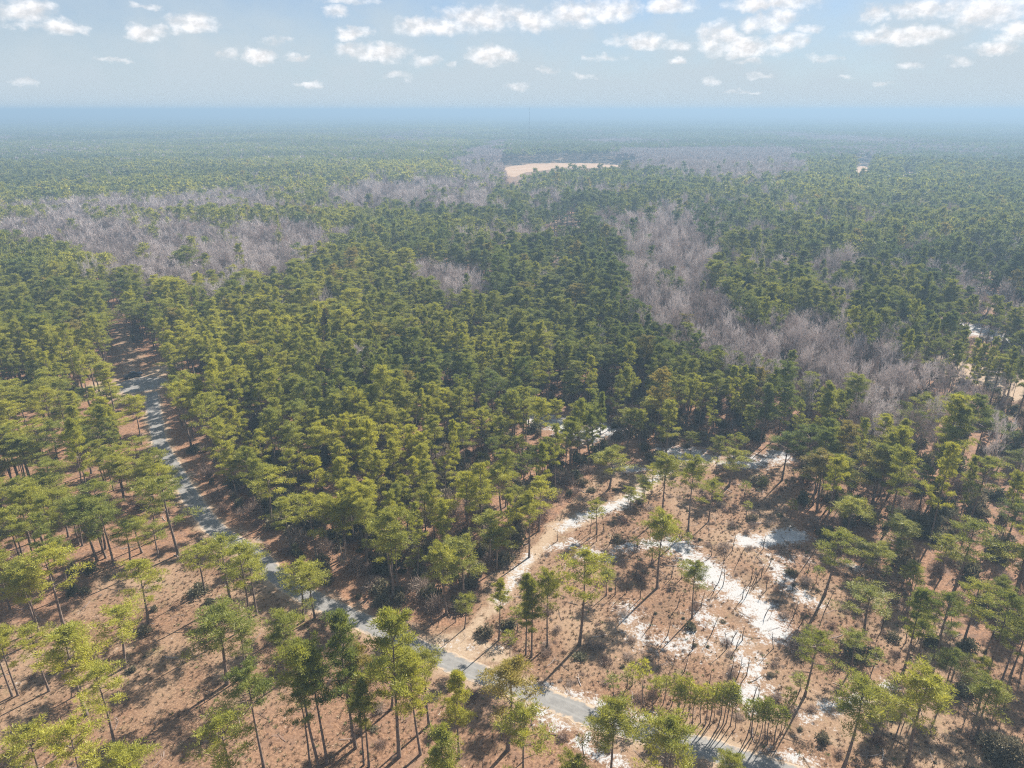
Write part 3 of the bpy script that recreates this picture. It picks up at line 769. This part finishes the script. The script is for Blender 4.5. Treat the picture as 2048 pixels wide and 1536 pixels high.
def pine_label(x, y, h, r, k):
    px, py = P(x, y, 0)
    open_ = bool(inpoly([px], [py], OPEN)[0])
    form = FORMS[k]
    size = 'small' if h < 8 else ('slim' if r < 1.9 else ('tall' if h > 17 else 'mid-sized'))
    dr = float(np.min(np.hypot(ROADX - x, ROADY - y)))
    if dr < 9: where = 'beside the lane'
    elif open_ and x < -8: where = 'in brown clearing'
    elif open_: where = 'by the sandy clearing'
    else: where = 'in dense woods'
    t = P(x, y, h)
    return place_label('%s %s pine %s' % (size, form, where), [('tip', t[0], t[1]), ('foot', px, py)])
def pick_variant(h, r):
    want = r / h * 16
    c = sorted(range(len(PINES0)), key=lambda k: abs(PINES0[k][3] - want) + random.uniform(0, 0.9))
    return c[0]
for (x, y, h, r, tr) in ind:
    k = pick_variant(h, r); tm, cm, H0, R0 = PINES0[k]
    e = bpy.data.objects.new('pine_tree', None); e.empty_display_size = 0.5; COL.objects.link(e)
    e.location = (x, y, -0.03); e.rotation_euler = (random.uniform(-.035, .035), random.uniform(-.035, .035), random.uniform(0, 6.283))
    sxy = min(max(r / R0, 0.62), 1.5)
    e.scale = (sxy, sxy, h / H0)
    tag(e, pine_label(x, y, h, r, k), 'tree', 'loblolly pines of the near woods')
    for nm, m in (('trunk', tm), ('crown', cm)):
        o = bpy.data.objects.new(nm, m); COL.objects.link(o); o.parent = e
for (x, y, h, r) in bind:
    k = random.randrange(len(BARE0)); tm, cm = BARE0[k]
    e = bpy.data.objects.new('bare_tree', None); e.empty_display_size = 0.5; COL.objects.link(e)
    e.location = (x, y, -0.03); e.rotation_euler = (0, 0, random.uniform(0, 6.283)); e.scale = (r / 4, r / 4, h / 14)
    tag(e, place_label('leafless grey tree', [('tip',) + P(x, y, h), ('foot',) + P(x, y, 0), ('trunk',) + P(x, y, h * .4)]), 'tree', 'leafless trees among the pines')
    for nm, m in (('trunk', tm), ('crown', cm)):
        o = bpy.data.objects.new(nm, m); COL.objects.link(o); o.parent = e

def row(x, y, h, r, R0, H0, nk, off=0):
    s = min(max(r / R0, 0.4), 1.9)
    return (x, y, -0.03, random.uniform(0, 6.283), s, s, h / H0, random.randrange(nk) + off)
pr = []
for (x, y, h, r, tr) in rest:
    d = math.hypot(x, y)
    pr.append(row(x, y, h, r, 3.0, 16, 10, 0 if d < 360 else (10 if d < 620 else 20)))

# tree patches for the woods from 950 m to the horizon
def patch_mesh(name, size, n, faces, rw, hh, bare_share, mats):
    X, Y = jitter_grid(-size / 2, size / 2, -size / 2, size / 2, size / math.sqrt(n), 0.45)
    X, Y = X[:n], Y[:n]
    C = np.stack([X, Y, RNG.uniform(hh * .70, hh * .98, len(X))], 1)
    b = RNG.random(len(X)) < bare_share
    parts = []
    for sel in (~b, b):
        if sel.sum() == 0: parts.append((np.zeros((3, 3)), np.array([[0, 1, 2]]))); continue
        c = C[sel].copy()
        parts.append(tufts(c, rw, faces, rw * 1.5, rw * 0.55, 0.9, 0.55))
    return join_geo(name, parts, mats)
PATCH = []
for k in range(3): PATCH.append(patch_mesh('patch_a', 44, 54, 22, 2.4, 17, 0.03, [M_PINE_FAR, M_TWIG_FAR]))
for k in range(2): PATCH.append(patch_mesh('patch_b', 44, 50, 22, 2.5, 16, 0.5, [M_PINE_FAR, M_TWIG_FAR]))
for k in range(2): PATCH.append(patch_mesh('patch_c', 44, 42, 28, 3.1, 13, 1.0, [M_PINE_FAR, M_TWIG_FAR]))
for k in range(3): PATCH.append(patch_mesh('patch_d', 200, 900, 8, 3.6, 15, 0.03, [M_PINE_FAR, M_TWIG_FAR]))
for k in range(2): PATCH.append(patch_mesh('patch_e', 200, 800, 8, 3.6, 14, 0.6, [M_PINE_FAR, M_TWIG_FAR]))
def patch_rows(y0, y1, size, kinds, off):
    out = []
    gy = np.arange(y0, y1, size)
    for yy in gy:
        for xx in np.arange(-yy * .82 - 200, yy * .82 + 200, size):
            w = False
            for fw_ in FIELD_W:
                if inpoly([xx], [yy], fw_)[0]: w = True
            if size < 100:
                for fw_ in FIELD_W:
                    if inpoly([xx, xx, xx - 20, xx + 20], [yy - 22, yy + 22, yy, yy], fw_).any(): w = True
            if w: continue
            pxx, pyy = P(xx, yy, 12)
            if any(inpoly([P(xx + dx_, yy, z_)[0]], [P(xx + dx_, yy, z_)[1]], pts)[0] for pts, _ in FIELDS for z_ in (5, 9, 13, 17, 21) for dx_ in (-18, 0, 18)): continue
            v = float(vnoise(np.array(xx * 1.0), np.array(yy * 0.6), 260 if size < 100 else 900, 21)) + random.uniform(-.12, .12)
            inb = in_zones(np.array([pxx]), np.array([pyy]), BARE_Z)[0]
            t = 2 if inb else (0 if v < 0.66 else (1 if v < 0.8 else 2))
            hs = 0.85 + 0.35 * float(vnoise(np.array(xx * 1.0), np.array(yy * 1.0), 420, 2))
            ks = kinds[min(t, len(kinds) - 1)]
            out.append((xx, yy, 0, random.randrange(4) * math.pi / 2, 1.02, 1.02, hs, off + random.choice(ks)))
    return out
pr += patch_rows(972, 2500, 44, [(0, 1, 2), (3, 4), (5, 6)], 30)
pr += patch_rows(2578, 15000, 200, [(7, 8, 9), (7, 10, 11), (10, 11)], 30)
scatter('pine_forest', PJ0 + PJ1 + PJ2 + PATCH, pr, 'unbroken pine forest running from the near stands to the hazy horizon')
br = []
for (x, y, h, r) in brest:
    d = math.hypot(x, y)
    s = r / 4
    br.append((x, y, -0.03, random.uniform(0, 6.283), s, s, h / 14, random.randrange(6) + (0 if d < 420 else 6)))
scatter('bare_woods', BJ0 + BJ1, br, 'leafless grey hardwoods in strips between the pine stands')
print('trees', len(trees), 'bare', len(bare), 'rows', len(pr), len(br))

# ------------------------------------------------------------------ undergrowth, brush and grass
BUSH = [mesh_np('bush', *bush_geo(1.3, 1.6, 22, .28, .09), [M_SHRUB]) for _ in range(4)] + [mesh_np('brush', *bush_geo(1.2, 1.3, 22, .5, .018), [M_BRUSH]) for _ in range(4)]
ur = []
X, Y = jitter_grid(-250, 270, 92, 330, 3.4)
px, py = proj(X, Y, X * 0)
okf = allowed(X, Y) & (np.abs(X) < Y * .8 + 10)
dn = vnoise(X, Y, 22, 31)
want = np.where(px < 420, 0.16, np.where((px > 1500) & (py > 950), 0.38, 0.8)) * (0.4 + dn)
sel = okf & (RNG.random(X.shape) < want)
for x, y in zip(X[sel], Y[sel]):
    s = random.uniform(0.6, 2.6); br_ = random.random() < 0.33
    ur.append((x, y, 0, random.uniform(0, 6.28), s, s, s * random.uniform(.7, 1.5), random.randrange(4) + (4 if br_ else 0)))
X, Y = jitter_grid(-120, 140, 64, 150, 1.7)
px, py = proj(X, Y, X * 0)
sm = mask_of(X, Y, SAND); tm_ = mask_of(X, Y, TRACK)
op = inpoly(px, py, OPEN) & (seg_dist(X, Y, ROAD) > 4.0) & (sm < 0.75) & (tm_ < 0.5)
want = np.where(X > 0, 0.36, 0.07) * (0.2 + 1.5 * vnoise(X, Y, 12, 8))
sel = op & (RNG.random(X.shape) < want)
for x, y in zip(X[sel], Y[sel]):
    s = random.uniform(0.12, 0.4) if random.random() < .75 else random.uniform(.4, 1.0); br_ = random.random() < (0.9 if x > 0 else 0.7)
    ur.append((x, y, 0, random.uniform(0, 6.28), s * 1.2, s * 1.2, s * random.uniform(.5, 1.1), random.randrange(4) + (4 if br_ else 0)))
scatter('undergrowth', BUSH, ur, 'low shrubs and bare brush growing under and between the pines')
def tuft_mesh():
    n = 26
    C = np.zeros((1, 3))
    a = RNG.uniform(0, 6.283, n); t = RNG.uniform(0.1, 0.55, n)
    g = np.stack([np.cos(a) * t, np.sin(a) * t, np.ones(n) * 0.3], 1) * RNG.uniform(.5, 1, n)[:, None] * 0.8
    b = np.stack([np.cos(a), np.sin(a), a * 0], 1) * RNG.uniform(0, .22, n)[:, None]
    sd = np.stack([-np.sin(a), np.cos(a), a * 0], 1) * 0.035
    V = np.stack([b - sd, b + sd, b + g], 1).reshape(-1, 3)
    return mesh_np('grass_tuft', V, np.arange(len(V)).reshape(-1, 3), [M_GRASS])
X, Y = jitter_grid(-125, 150, 62, 160, 0.85)
px, py = proj(X, Y, X * 0)
sm = mask_of(X, Y, SAND); tm_ = mask_of(X, Y, TRACK)
op = inpoly(px, py, OPEN) & (seg_dist(X, Y, ROAD) > 3.0) & (RNG.random(X.shape) < np.clip(1.0 - 1.1 * sm, 0.04, 1) * np.where(tm_ > .6, .15, 1) * (0.25 + 0.9 * vnoise(X, Y, 5, 4))) & (px > -80) & (px < 2130)
gr = [(x, y, 0, random.uniform(0, 6.28), s, s, s, random.randrange(5)) for x, y, s in zip(X[op], Y[op], RNG.uniform(.5, 1.3, op.sum()))]
scatter('dry_grass', [tuft_mesh() for _ in range(5)], gr, 'tufts of dry tan grass and weeds over the clearings')
STK = []
for k in range(6):
    A = Acc(); L = random.uniform(1.2, 3.0); r = random.uniform(.025, .06)
    A.add(*tube([(0, 0, .05), (L * .4, random.uniform(-.2, .2), .10), (L, random.uniform(-.3, .3), .06)], [r, r * .8, r * .4], 4))
    for q in range(4):
        x0 = L * random.uniform(.3, .95); dx = random.uniform(.2, .7)
        A.add(*tube([(x0, 0, .08), (x0 + dx, random.choice((-1, 1)) * dx, .14)], [r * .5, .008], 3))
    STK.append(mesh_np('stick', *A.get(), [M_BARK if k % 2 else M_TWIG]))
X, Y = jitter_grid(-125, 150, 62, 190, 3.4)
px, py = proj(X, Y, X * 0)
op = (seg_dist(X, Y, ROAD) > 3.2) & (RNG.random(X.shape) < np.where(X > 0, .42, .2))
scatter('deadwood_litter', STK, [(x, y, 0, random.uniform(0, 6.28), 1, 1, 1, random.randrange(6)) for x, y in zip(X[op], Y[op])], 'fallen branches and sticks lying over the forest floor')
print('under', len(ur), 'grass', len(gr))

# ------------------------------------------------------------------ larger shrubs one can point to
SHR = [('A',960,690,110,'s'),('A',1010,740,60,'s'),('A',1000,130,120,'b'),('A',1060,230,130,'b'),('A',1190,200,110,'b'),('A',1090,290,100,'b'),('A',1380,500,100,'b'),
 ('A',745,775,50,'s'),('A',700,880,70,'s'),('A',410,690,60,'s'),('A',630,1070,60,'s'),('A',360,590,90,'s'),('A',440,590,60,'s'),
 ('B',710,890,110,'s'),('B',810,850,110,'s'),('B',470,760,120,'b'),('B',790,540,130,'s'),('B',165,640,90,'b'),('B',1340,440,80,'s'),('B',1370,350,70,'b'),('B',1210,950,110,'b'),('B',1000,780,80,'b'),
 ('C',1610,1500,260,'s'),('C',600,960,170,'b'),('C',880,980,150,'s'),('C',420,160,120,'s'),('C',240,480,100,'b'),('C',1150,380,190,'s'),('C',1200,420,110,'s'),('C',840,360,110,'s'),
 ('C',470,1090,50,'s'),('C',640,650,80,'b'),('C',1060,910,70,'s'),('C',790,590,60,'b'),('C',1250,740,90,'b'),('C',1420,960,100,'s'),('C',1400,1180,110,'s'),('C',1240,930,90,'s'),('C',720,1400,80,'s'),('C',980,1420,90,'b')]
for k, (t, x, y, w, kd) in enumerate(SHR):
    ox, oy, sc = TILES[t]; gx, gy = G(ox + x * sc, oy + y * sc)
    r = w * sc / 2 * math.sqrt(gx * gx + gy * gy + 6400) / FPX
    o = link('shrub', BUSH[k % 4 + (0 if kd == 's' else 4)])
    if r > 4: o.data = mesh_np('shrub', *bush_geo(1.3, 1.6, 160, .14, .035), [M_SHRUB])
    o.location = (gx, gy, -0.02); o.scale = (r / 1.3, r / 1.3, r / 1.3 * random.uniform(.7, .95)); o.rotation_euler.z = random.uniform(0, 6.28)
    a, b = ox + x * sc, oy + (y - w * .3) * sc
    tag(o, place_label('%s shrub on open ground' % ('leafy olive' if kd == 's' else 'twiggy grey-brown'), [('middle', a, b)]), 'shrub', 'larger shrubs of the clearings')

# charred and leafless saplings in the sandy clearing: foot x, foot y, top x, top y in tile C / B pixels
SN = [('C',215,640,238,545),('C',190,690,215,640),('C',330,720,345,640),('C',385,635,400,600),('C',180,890,215,800),('C',330,920,345,850),('C',90,965,100,895),('C',285,910,310,870),
 ('C',300,960,320,905),('C',480,960,477,878),('C',255,960,245,880),('C',50,1070,70,990),('C',370,640,385,560),('C',350,700,370,640),('C',445,680,460,610),('C',515,710,540,620),
 ('C',575,810,600,730),('C',420,620,440,550),('C',440,800,470,750),('C',600,860,640,790),('C',725,785,772,680),('C',700,760,735,690),('C',660,840,690,780),('C',280,490,300,400),
 ('C',180,510,180,460),('C',395,640,420,570),('C',310,540,345,470),('C',270,1090,295,990),('C',305,1100,330,1010),('C',350,1090,365,1000),('C',385,1200,410,1130),('C',170,1150,185,1060),
 ('C',430,480,445,410),('C',460,560,480,500),('C',1080,740,1110,640),('C',1020,830,1040,750),('C',1000,880,1025,800),('C',905,710,930,610),('C',870,700,885,640),('C',1120,930,1140,830),
 ('C',1170,760,1190,650),('C',1060,1240,1090,1150),('C',235,660,245,570),('C',130,760,150,690),('C',400,1210,412,1140),('C',640,610,660,540),('C',570,680,590,600),('C',530,640,545,580),
 ('B',1240,440,1245,365),('B',1275,395,1270,300),('B',1300,460,1350,350),('B',1440,480,1440,410),('B',1490,260,1500,190),('B',1385,690,1390,600),('B',1450,720,1460,640),('B',1330,700,1335,610),
 ('B',1050,440,1050,390),('B',1500,850,1520,780),('B',1580,900,1600,820),('B',1630,760,1650,690),('B',1420,620,1440,540),('B',1610,1120,1620,1060),('B',1600,620,1615,550),('B',1180,1480,1170,1370),('B',560,830,562,720),('B',190,690,185,620)]
for (t, x1, y1, x2, y2) in SN:
    ox, oy, sc = TILES[t]; gx, gy = G(ox + x1 * sc, oy + y1 * sc)
    h = min(max(height_for(gx, gy, oy + y2 * sc), 1.2), 8)
    # lateral lean so that the tip falls where it does in the photograph
    tx, _ = G(ox + x2 * sc, oy + y2 * sc, h)
    lean = max(-1.5, min(1.5, tx - gx))
    A = Acc()
    pts, rr = [], []
    bend = random.uniform(-.13, .13); b2 = random.uniform(-.12, .12)
    for k in range(7):
        q = k / 6
        pts.append(np.array([lean * q + bend * math.sin(q * 3.14), b2 * math.sin(q * 4), h * q])); rr.append(0.075 * (1 - .75 * q) + .012)
    A.add(*tube(pts, rr, 5))
    for k in range(random.randrange(2, 7)):
        q = random.uniform(.35, .95); i = int(q * 6); p = pts[i]; a = random.uniform(0, 6.28); L = random.uniform(.3, 1.1)
        d = np.array([math.cos(a), math.sin(a), random.uniform(.4, 1.2)]) * L
        A.add(*tube([p, p + d * .6 + np.array([0, 0, .08]), p + d], [.03, .02, .008], 3))
        A.add(*tube([p + d * .5, p + d * .5 + np.array([d[1], -d[0], .4]) * .5], [.014, .005], 3))
    o = link('dead_sapling', mesh_np('dead_sapling', *A.get(), [M_CHAR])); o.location = (gx, gy, -0.03)
    a, b = ox + x2 * sc, oy + y2 * sc
    tag(o, place_label('%s charred leafless sapling' % ('short' if h < 3 else 'thin'), [('tip', a, b), ('foot', ox + x1 * sc, oy + y1 * sc)]), 'dead sapling', 'charred saplings of the sandy clearing')

# young pines in a row beside the lane
YM = []
for k in range(4):
    t, c = Acc(), None
    H = 6.0
    t.add(*tube([(0, 0, 0), (.15, .05, 2), (.05, -.1, 4), (0, 0, 5.8)], [.075, .065, .045, .015], 5))
    C, RD = [], []
    for q in range(15):
        z = 3.3 + 2.5 * q / 15; a = q * 2.4; L = (0.95 * (1 - (z - 3.3) / 3.4) + .1) * random.uniform(.6, 1.2)
        p = np.array([math.cos(a) * L, math.sin(a) * L, z + .2]); C.append(p); RD.append(.34)
        t.add(*tube([(0, 0, z - .1), p], [.02, .008], 3))
    c = tufts(C, RD, 26, .42, .05)
    YM.append((mesh_np('young_trunk', *t.get(), [M_BARK]), mesh_np('young_crown', *c, [M_PINE])))
YP = [('C',8,1290,1130),('C',38,1282,1100),('C',62,1300,1120),('C',90,1320,1150),('C',128,1318,1150),('C',150,1330,1140),('C',172,1322,1160),('C',192,1312,1140),('C',212,1340,1150),('C',236,1326,1130),
 ('C',252,1318,1140),('C',272,1332,1135),('C',296,1345,1180),('C',350,1390,1220),('C',372,1390,1210),('C',392,1372,1205),('C',412,1402,1215),('C',440,1395,1205),('C',452,1420,1240),('C',482,1422,1240),
 ('C',500,1400,1250),('C',536,1340,1150),('B',1412,1140,1040),('B',1465,1240,1020),('B',1510,1250,1090),('B',1318,1200,1095),('B',1385,1150,1110),('B',1560,1230,1100),('B',1600,1240,1090),('B',1540,1190,1110),
 ('B',1640,1280,1100),('C',20,1300,1150),('C',1000,1392,1230),('C',965,1380,1250),('C',1160,1330,1180),('C',1100,1350,1190),('B',820,1010,880),('C',20,480,380),('C',1150,740,600),('C',1100,660,560),('C',890,690,620),('C',1020,640,560),('C',1200,800,680),('C',960,1060,960),('C',1030,1210,1120),('C',340,240,150),('C',420,230,130),('B',1390,290,190),('B',1450,300,210),('B',1420,500,420),('B',1210,400,270),('B',1650,620,540),('B',1680,480,400),('B',1130,580,470),('B',860,880,760),('B',340,620,520),('B',380,600,480),('C',1250,860,740),('C',1340,850,730),('C',1180,920,820),('C',690,640,560),('C',560,330,240),('C',350,330,250),('B',1560,180,90),('B',1500,560,480),('C',600,1180,1090),('C',650,160,60)]
for (t, bx, by, ty) in YP:
    ox, oy, sc = TILES[t]; x, y = G(ox + bx * sc, oy + by * sc); h = min(max(height_for(x, y, oy + ty * sc), 2.5), 9)
    tm, cm = random.choice(YM)
    e = bpy.data.objects.new('young_pine', None); e.empty_display_size = .3; COL.objects.link(e)
    e.location = (x, y, -.02); s = random.uniform(.85, 1.3); e.scale = (s, s, h / 6); e.rotation_euler = (random.uniform(-.07, .07), random.uniform(-.07, .07), random.uniform(0, 6.28))
    a, b = ox + bx * sc, oy + by * sc
    tag(e, place_label('thin young pine with tufted top', [('foot', a, b), ('tip',) + P(x, y, h)] ), 'young pine', 'young pines along the lane and clearing')
    for nm, m in (('trunk', tm), ('crown', cm)):
        o = bpy.data.objects.new(nm, m); COL.objects.link(o); o.parent = e

# ------------------------------------------------------------------ parked car at the turning circle
def mat_plain(name, c, rough, metal=0, spec=.5):
    s = MT(name); s.bsdf(s.mix(s.rng(s.noise(3, 3), .3, .7), c, tuple(min(1, v * 1.12) for v in c[:3]) + (1,)), rough, spec, metal=metal); return s.m
M_CARP = mat_plain('navy_paint', c4(.012, .022, .045), .22, .0); M_GLASS = mat_plain('car_glass', c4(.02, .03, .04), .06, 0, .8)
M_TYRE = mat_plain('tyre_rubber', c4(.02, .02, .02), .85); M_RIM = mat_plain('alloy_rim', c4(.35, .35, .36), .35, .8)
M_LAMP = mat_plain('lamp_lens', c4(.7, .7, .68), .15); M_RED = mat_plain('tail_lens', c4(.35, .015, .012), .2)
car = bpy.data.objects.new('parked_car', None); COL.objects.link(car)
tag(car, 'dark blue pickup truck parked at the edge of the pale turning circle', 'truck')
def prism(profile, w, name, mat, parent, y0=0.0, inset_top=0.0, bev=.05):
    bm = bmesh.new(); zmx = max(p[1] for p in profile); zmn = min(p[1] for p in profile)
    A, B = [], []
    for (x, z) in profile:
        k = w / 2 - inset_top * (z - zmn) / (zmx - zmn + 1e-6)
        A.append(bm.verts.new((x, y0 + k, z))); B.append(bm.verts.new((x, y0 - k, z)))
    bm.faces.new(A); bm.faces.new(B[::-1])
    for i in range(len(A)): bm.faces.new((A[i], B[i], B[(i + 1) % len(A)], A[(i + 1) % len(A)]))
    bmesh.ops.recalc_face_normals(bm, faces=bm.faces)
    if bev: bmesh.ops.bevel(bm, geom=list(bm.edges), offset=bev, segments=2, affect='EDGES')
    me = bpy.data.meshes.new(name); bm.to_mesh(me); bm.free(); me.materials.append(mat)
    for p in me.polygons: p.use_smooth = False
    return link(name, me, parent)
# side profile, x forward
prism([(-2.75,.45),(-2.75,1.08),(-.75,1.10),(-.70,1.12),(1.15,1.12),(2.45,1.02),(2.70,.85),(2.72,.45)], 1.92, 'body', M_CARP, car)
prism([(-.95,1.10),(-.80,1.70),(-.55,1.80),(.55,1.80),(1.35,1.10)], 1.76, 'cab', M_CARP, car, inset_top=.16)
prism([(.64,1.765),(.70,1.765),(1.36,1.17),(1.29,1.17)], 1.50, 'windscreen', M_GLASS, car, inset_top=.10, bev=.005)
prism([(-1.0,1.2),(-.94,1.2),(-.82,1.66),(-.88,1.66)], 1.40, 'rear_window', M_GLASS, car, inset_top=.08, bev=.005)
for sgn in (1, -1):
    for (xa, xb, xc, xd) in ((-.82, .12, .12, -.68), (.20, 1.02, .52, .20)):
        bm = bmesh.new()
        vs = [bm.verts.new(v) for v in ((xa, sgn * .885, 1.18), (xb, sgn * .885, 1.18), (xc, sgn * .765, 1.66), (xd, sgn * .765, 1.66))]
        f = bm.faces.new(vs); bmesh.ops.solidify(bm, geom=[f], thickness=.02)
        me = bpy.data.meshes.new('side_window'); bm.to_mesh(me); bm.free(); me.materials.append(M_GLASS); link('side_window', me, car)
prism([(-2.62,1.075),(-1.1,1.075),(-1.1,1.13),(-2.62,1.13)], 1.6, 'bed_cover', mat_plain('bed_vinyl', c4(.015, .015, .017), .7), car, bev=.01)
prism([(2.68,.48),(2.80,.48),(2.80,.66),(2.68,.66)], 1.86, 'bumper', M_RIM, car, bev=.02)
prism([(-2.85,.48),(-2.73,.48),(-2.73,.64),(-2.85,.64)], 1.86, 'bumper', M_RIM, car, bev=.02)
prism([(2.66,.70),(2.75,.70),(2.73,.86),(2.64,.86)], 1.0, 'grille', M_TYRE, car, bev=.01)
for sgn in (1, -1):
    prism([(2.55,.72),(2.74,.72),(2.70,.88),(2.55,.90)], .34, 'headlight', M_LAMP, car, y0=sgn * .74, bev=.02)
    prism([(-2.77,.75),(-2.70,.75),(-2.70,1.02),(-2.77,1.02)], .16, 'tail_light', M_RED, car, y0=sgn * .85, bev=.01)
    prism([(.95,1.12),(1.12,1.12),(1.10,1.26),(.97,1.26)], .2, 'mirror', M_CARP, car, y0=sgn * 1.02, bev=.02)
    for x in (-1.72, 1.72):
        for nm, r, w, m in (('wheel', .39, .26, M_TYRE), ('rim', .24, .28, M_RIM)):
            bm = bmesh.new(); bmesh.ops.create_cone(bm, cap_ends=True, segments=20, radius1=r, radius2=r, depth=w)
            bmesh.ops.rotate(bm, verts=bm.verts, matrix=Matrix.Rotation(math.pi / 2, 3, 'X'))
            me = bpy.data.meshes.new(nm); bm.to_mesh(me); bm.free(); me.materials.append(m)
            if nm == 'wheel': wh = link(nm, me, car); wh.location = (x, sgn * .88, .39)
            else: link(nm, me, wh)
c0, c1 = G(252, 759), G(282, 749)
car.location = ((c0[0] + c1[0]) / 2, (c0[1] + c1[1]) / 2, .0)
car.rotation_euler = (0, 0, math.atan2(c1[1] - c0[1], c1[0] - c0[0]) * 0.75)

# ------------------------------------------------------------------ lattice mast on the skyline
mx, my = (1056.5 - 1024) / FPX * 1700, 1700.0
mh = height_for(mx, my, 215) if False else CAM_H + (220 - 214.5) / FPX * math.hypot(mx, my)
A = Acc()
W0 = 1.1
for k in range(4):
    sx1, sy1 = [(1, 1), (-1, 1), (-1, -1), (1, -1)][k]; sx2, sy2 = [(1, 1), (-1, 1), (-1, -1), (1, -1)][(k + 1) % 4]
    A.add(*tube([(sx1 * W0, sy1 * W0, 0), (sx1 * .5, sy1 * .5, mh)], [.16, .12], 4))
    for j in range(12):
        z0, z1 = mh * j / 12, mh * (j + 1) / 12; w0 = W0 + (.5 - W0) * j / 12; w1 = W0 + (.5 - W0) * (j + 1) / 12
        A.add(*tube([(sx1 * w0, sy1 * w0, z0), (sx2 * w1, sy2 * w1, z1)], [.07, .07], 3))
o = link('radio_mast', mesh_np('radio_mast', *A.get(), [mat_plain('galvanised_steel', c4(.12, .12, .13), .6)])); o.location = (mx, my, -.1)
tag(o, 'tiny lattice radio mast standing alone on the skyline', 'mast')
print('mast', mx, my, mh)

# ------------------------------------------------------------------ haze: one closed box of even air
bm = bmesh.new(); bmesh.ops.create_cube(bm, size=1)
E_ = FAR + 500
for v in bm.verts: v.co = (v.co.x * 2 * E_, v.co.y * 2 * E_, -1.0 if v.co.z < 0 else mh + 1.5)
me = bpy.data.meshes.new('haze'); bm.to_mesh(me); bm.free()
m = bpy.data.materials.new('haze_air'); m.use_nodes = True; n = m.node_tree.nodes; n.clear()
pv = n.new('ShaderNodeVolumePrincipled'); ou = n.new('ShaderNodeOutputMaterial'); m.node_tree.links.new(pv.outputs[0], ou.inputs['Volume'])
pv.inputs['Color'].default_value = (.30, .44, .59, 1); pv.inputs['Density'].default_value = 0.00059; pv.inputs['Anisotropy'].default_value = 0.1
me.materials.append(m); tag(link('haze', me), kind='stuff')
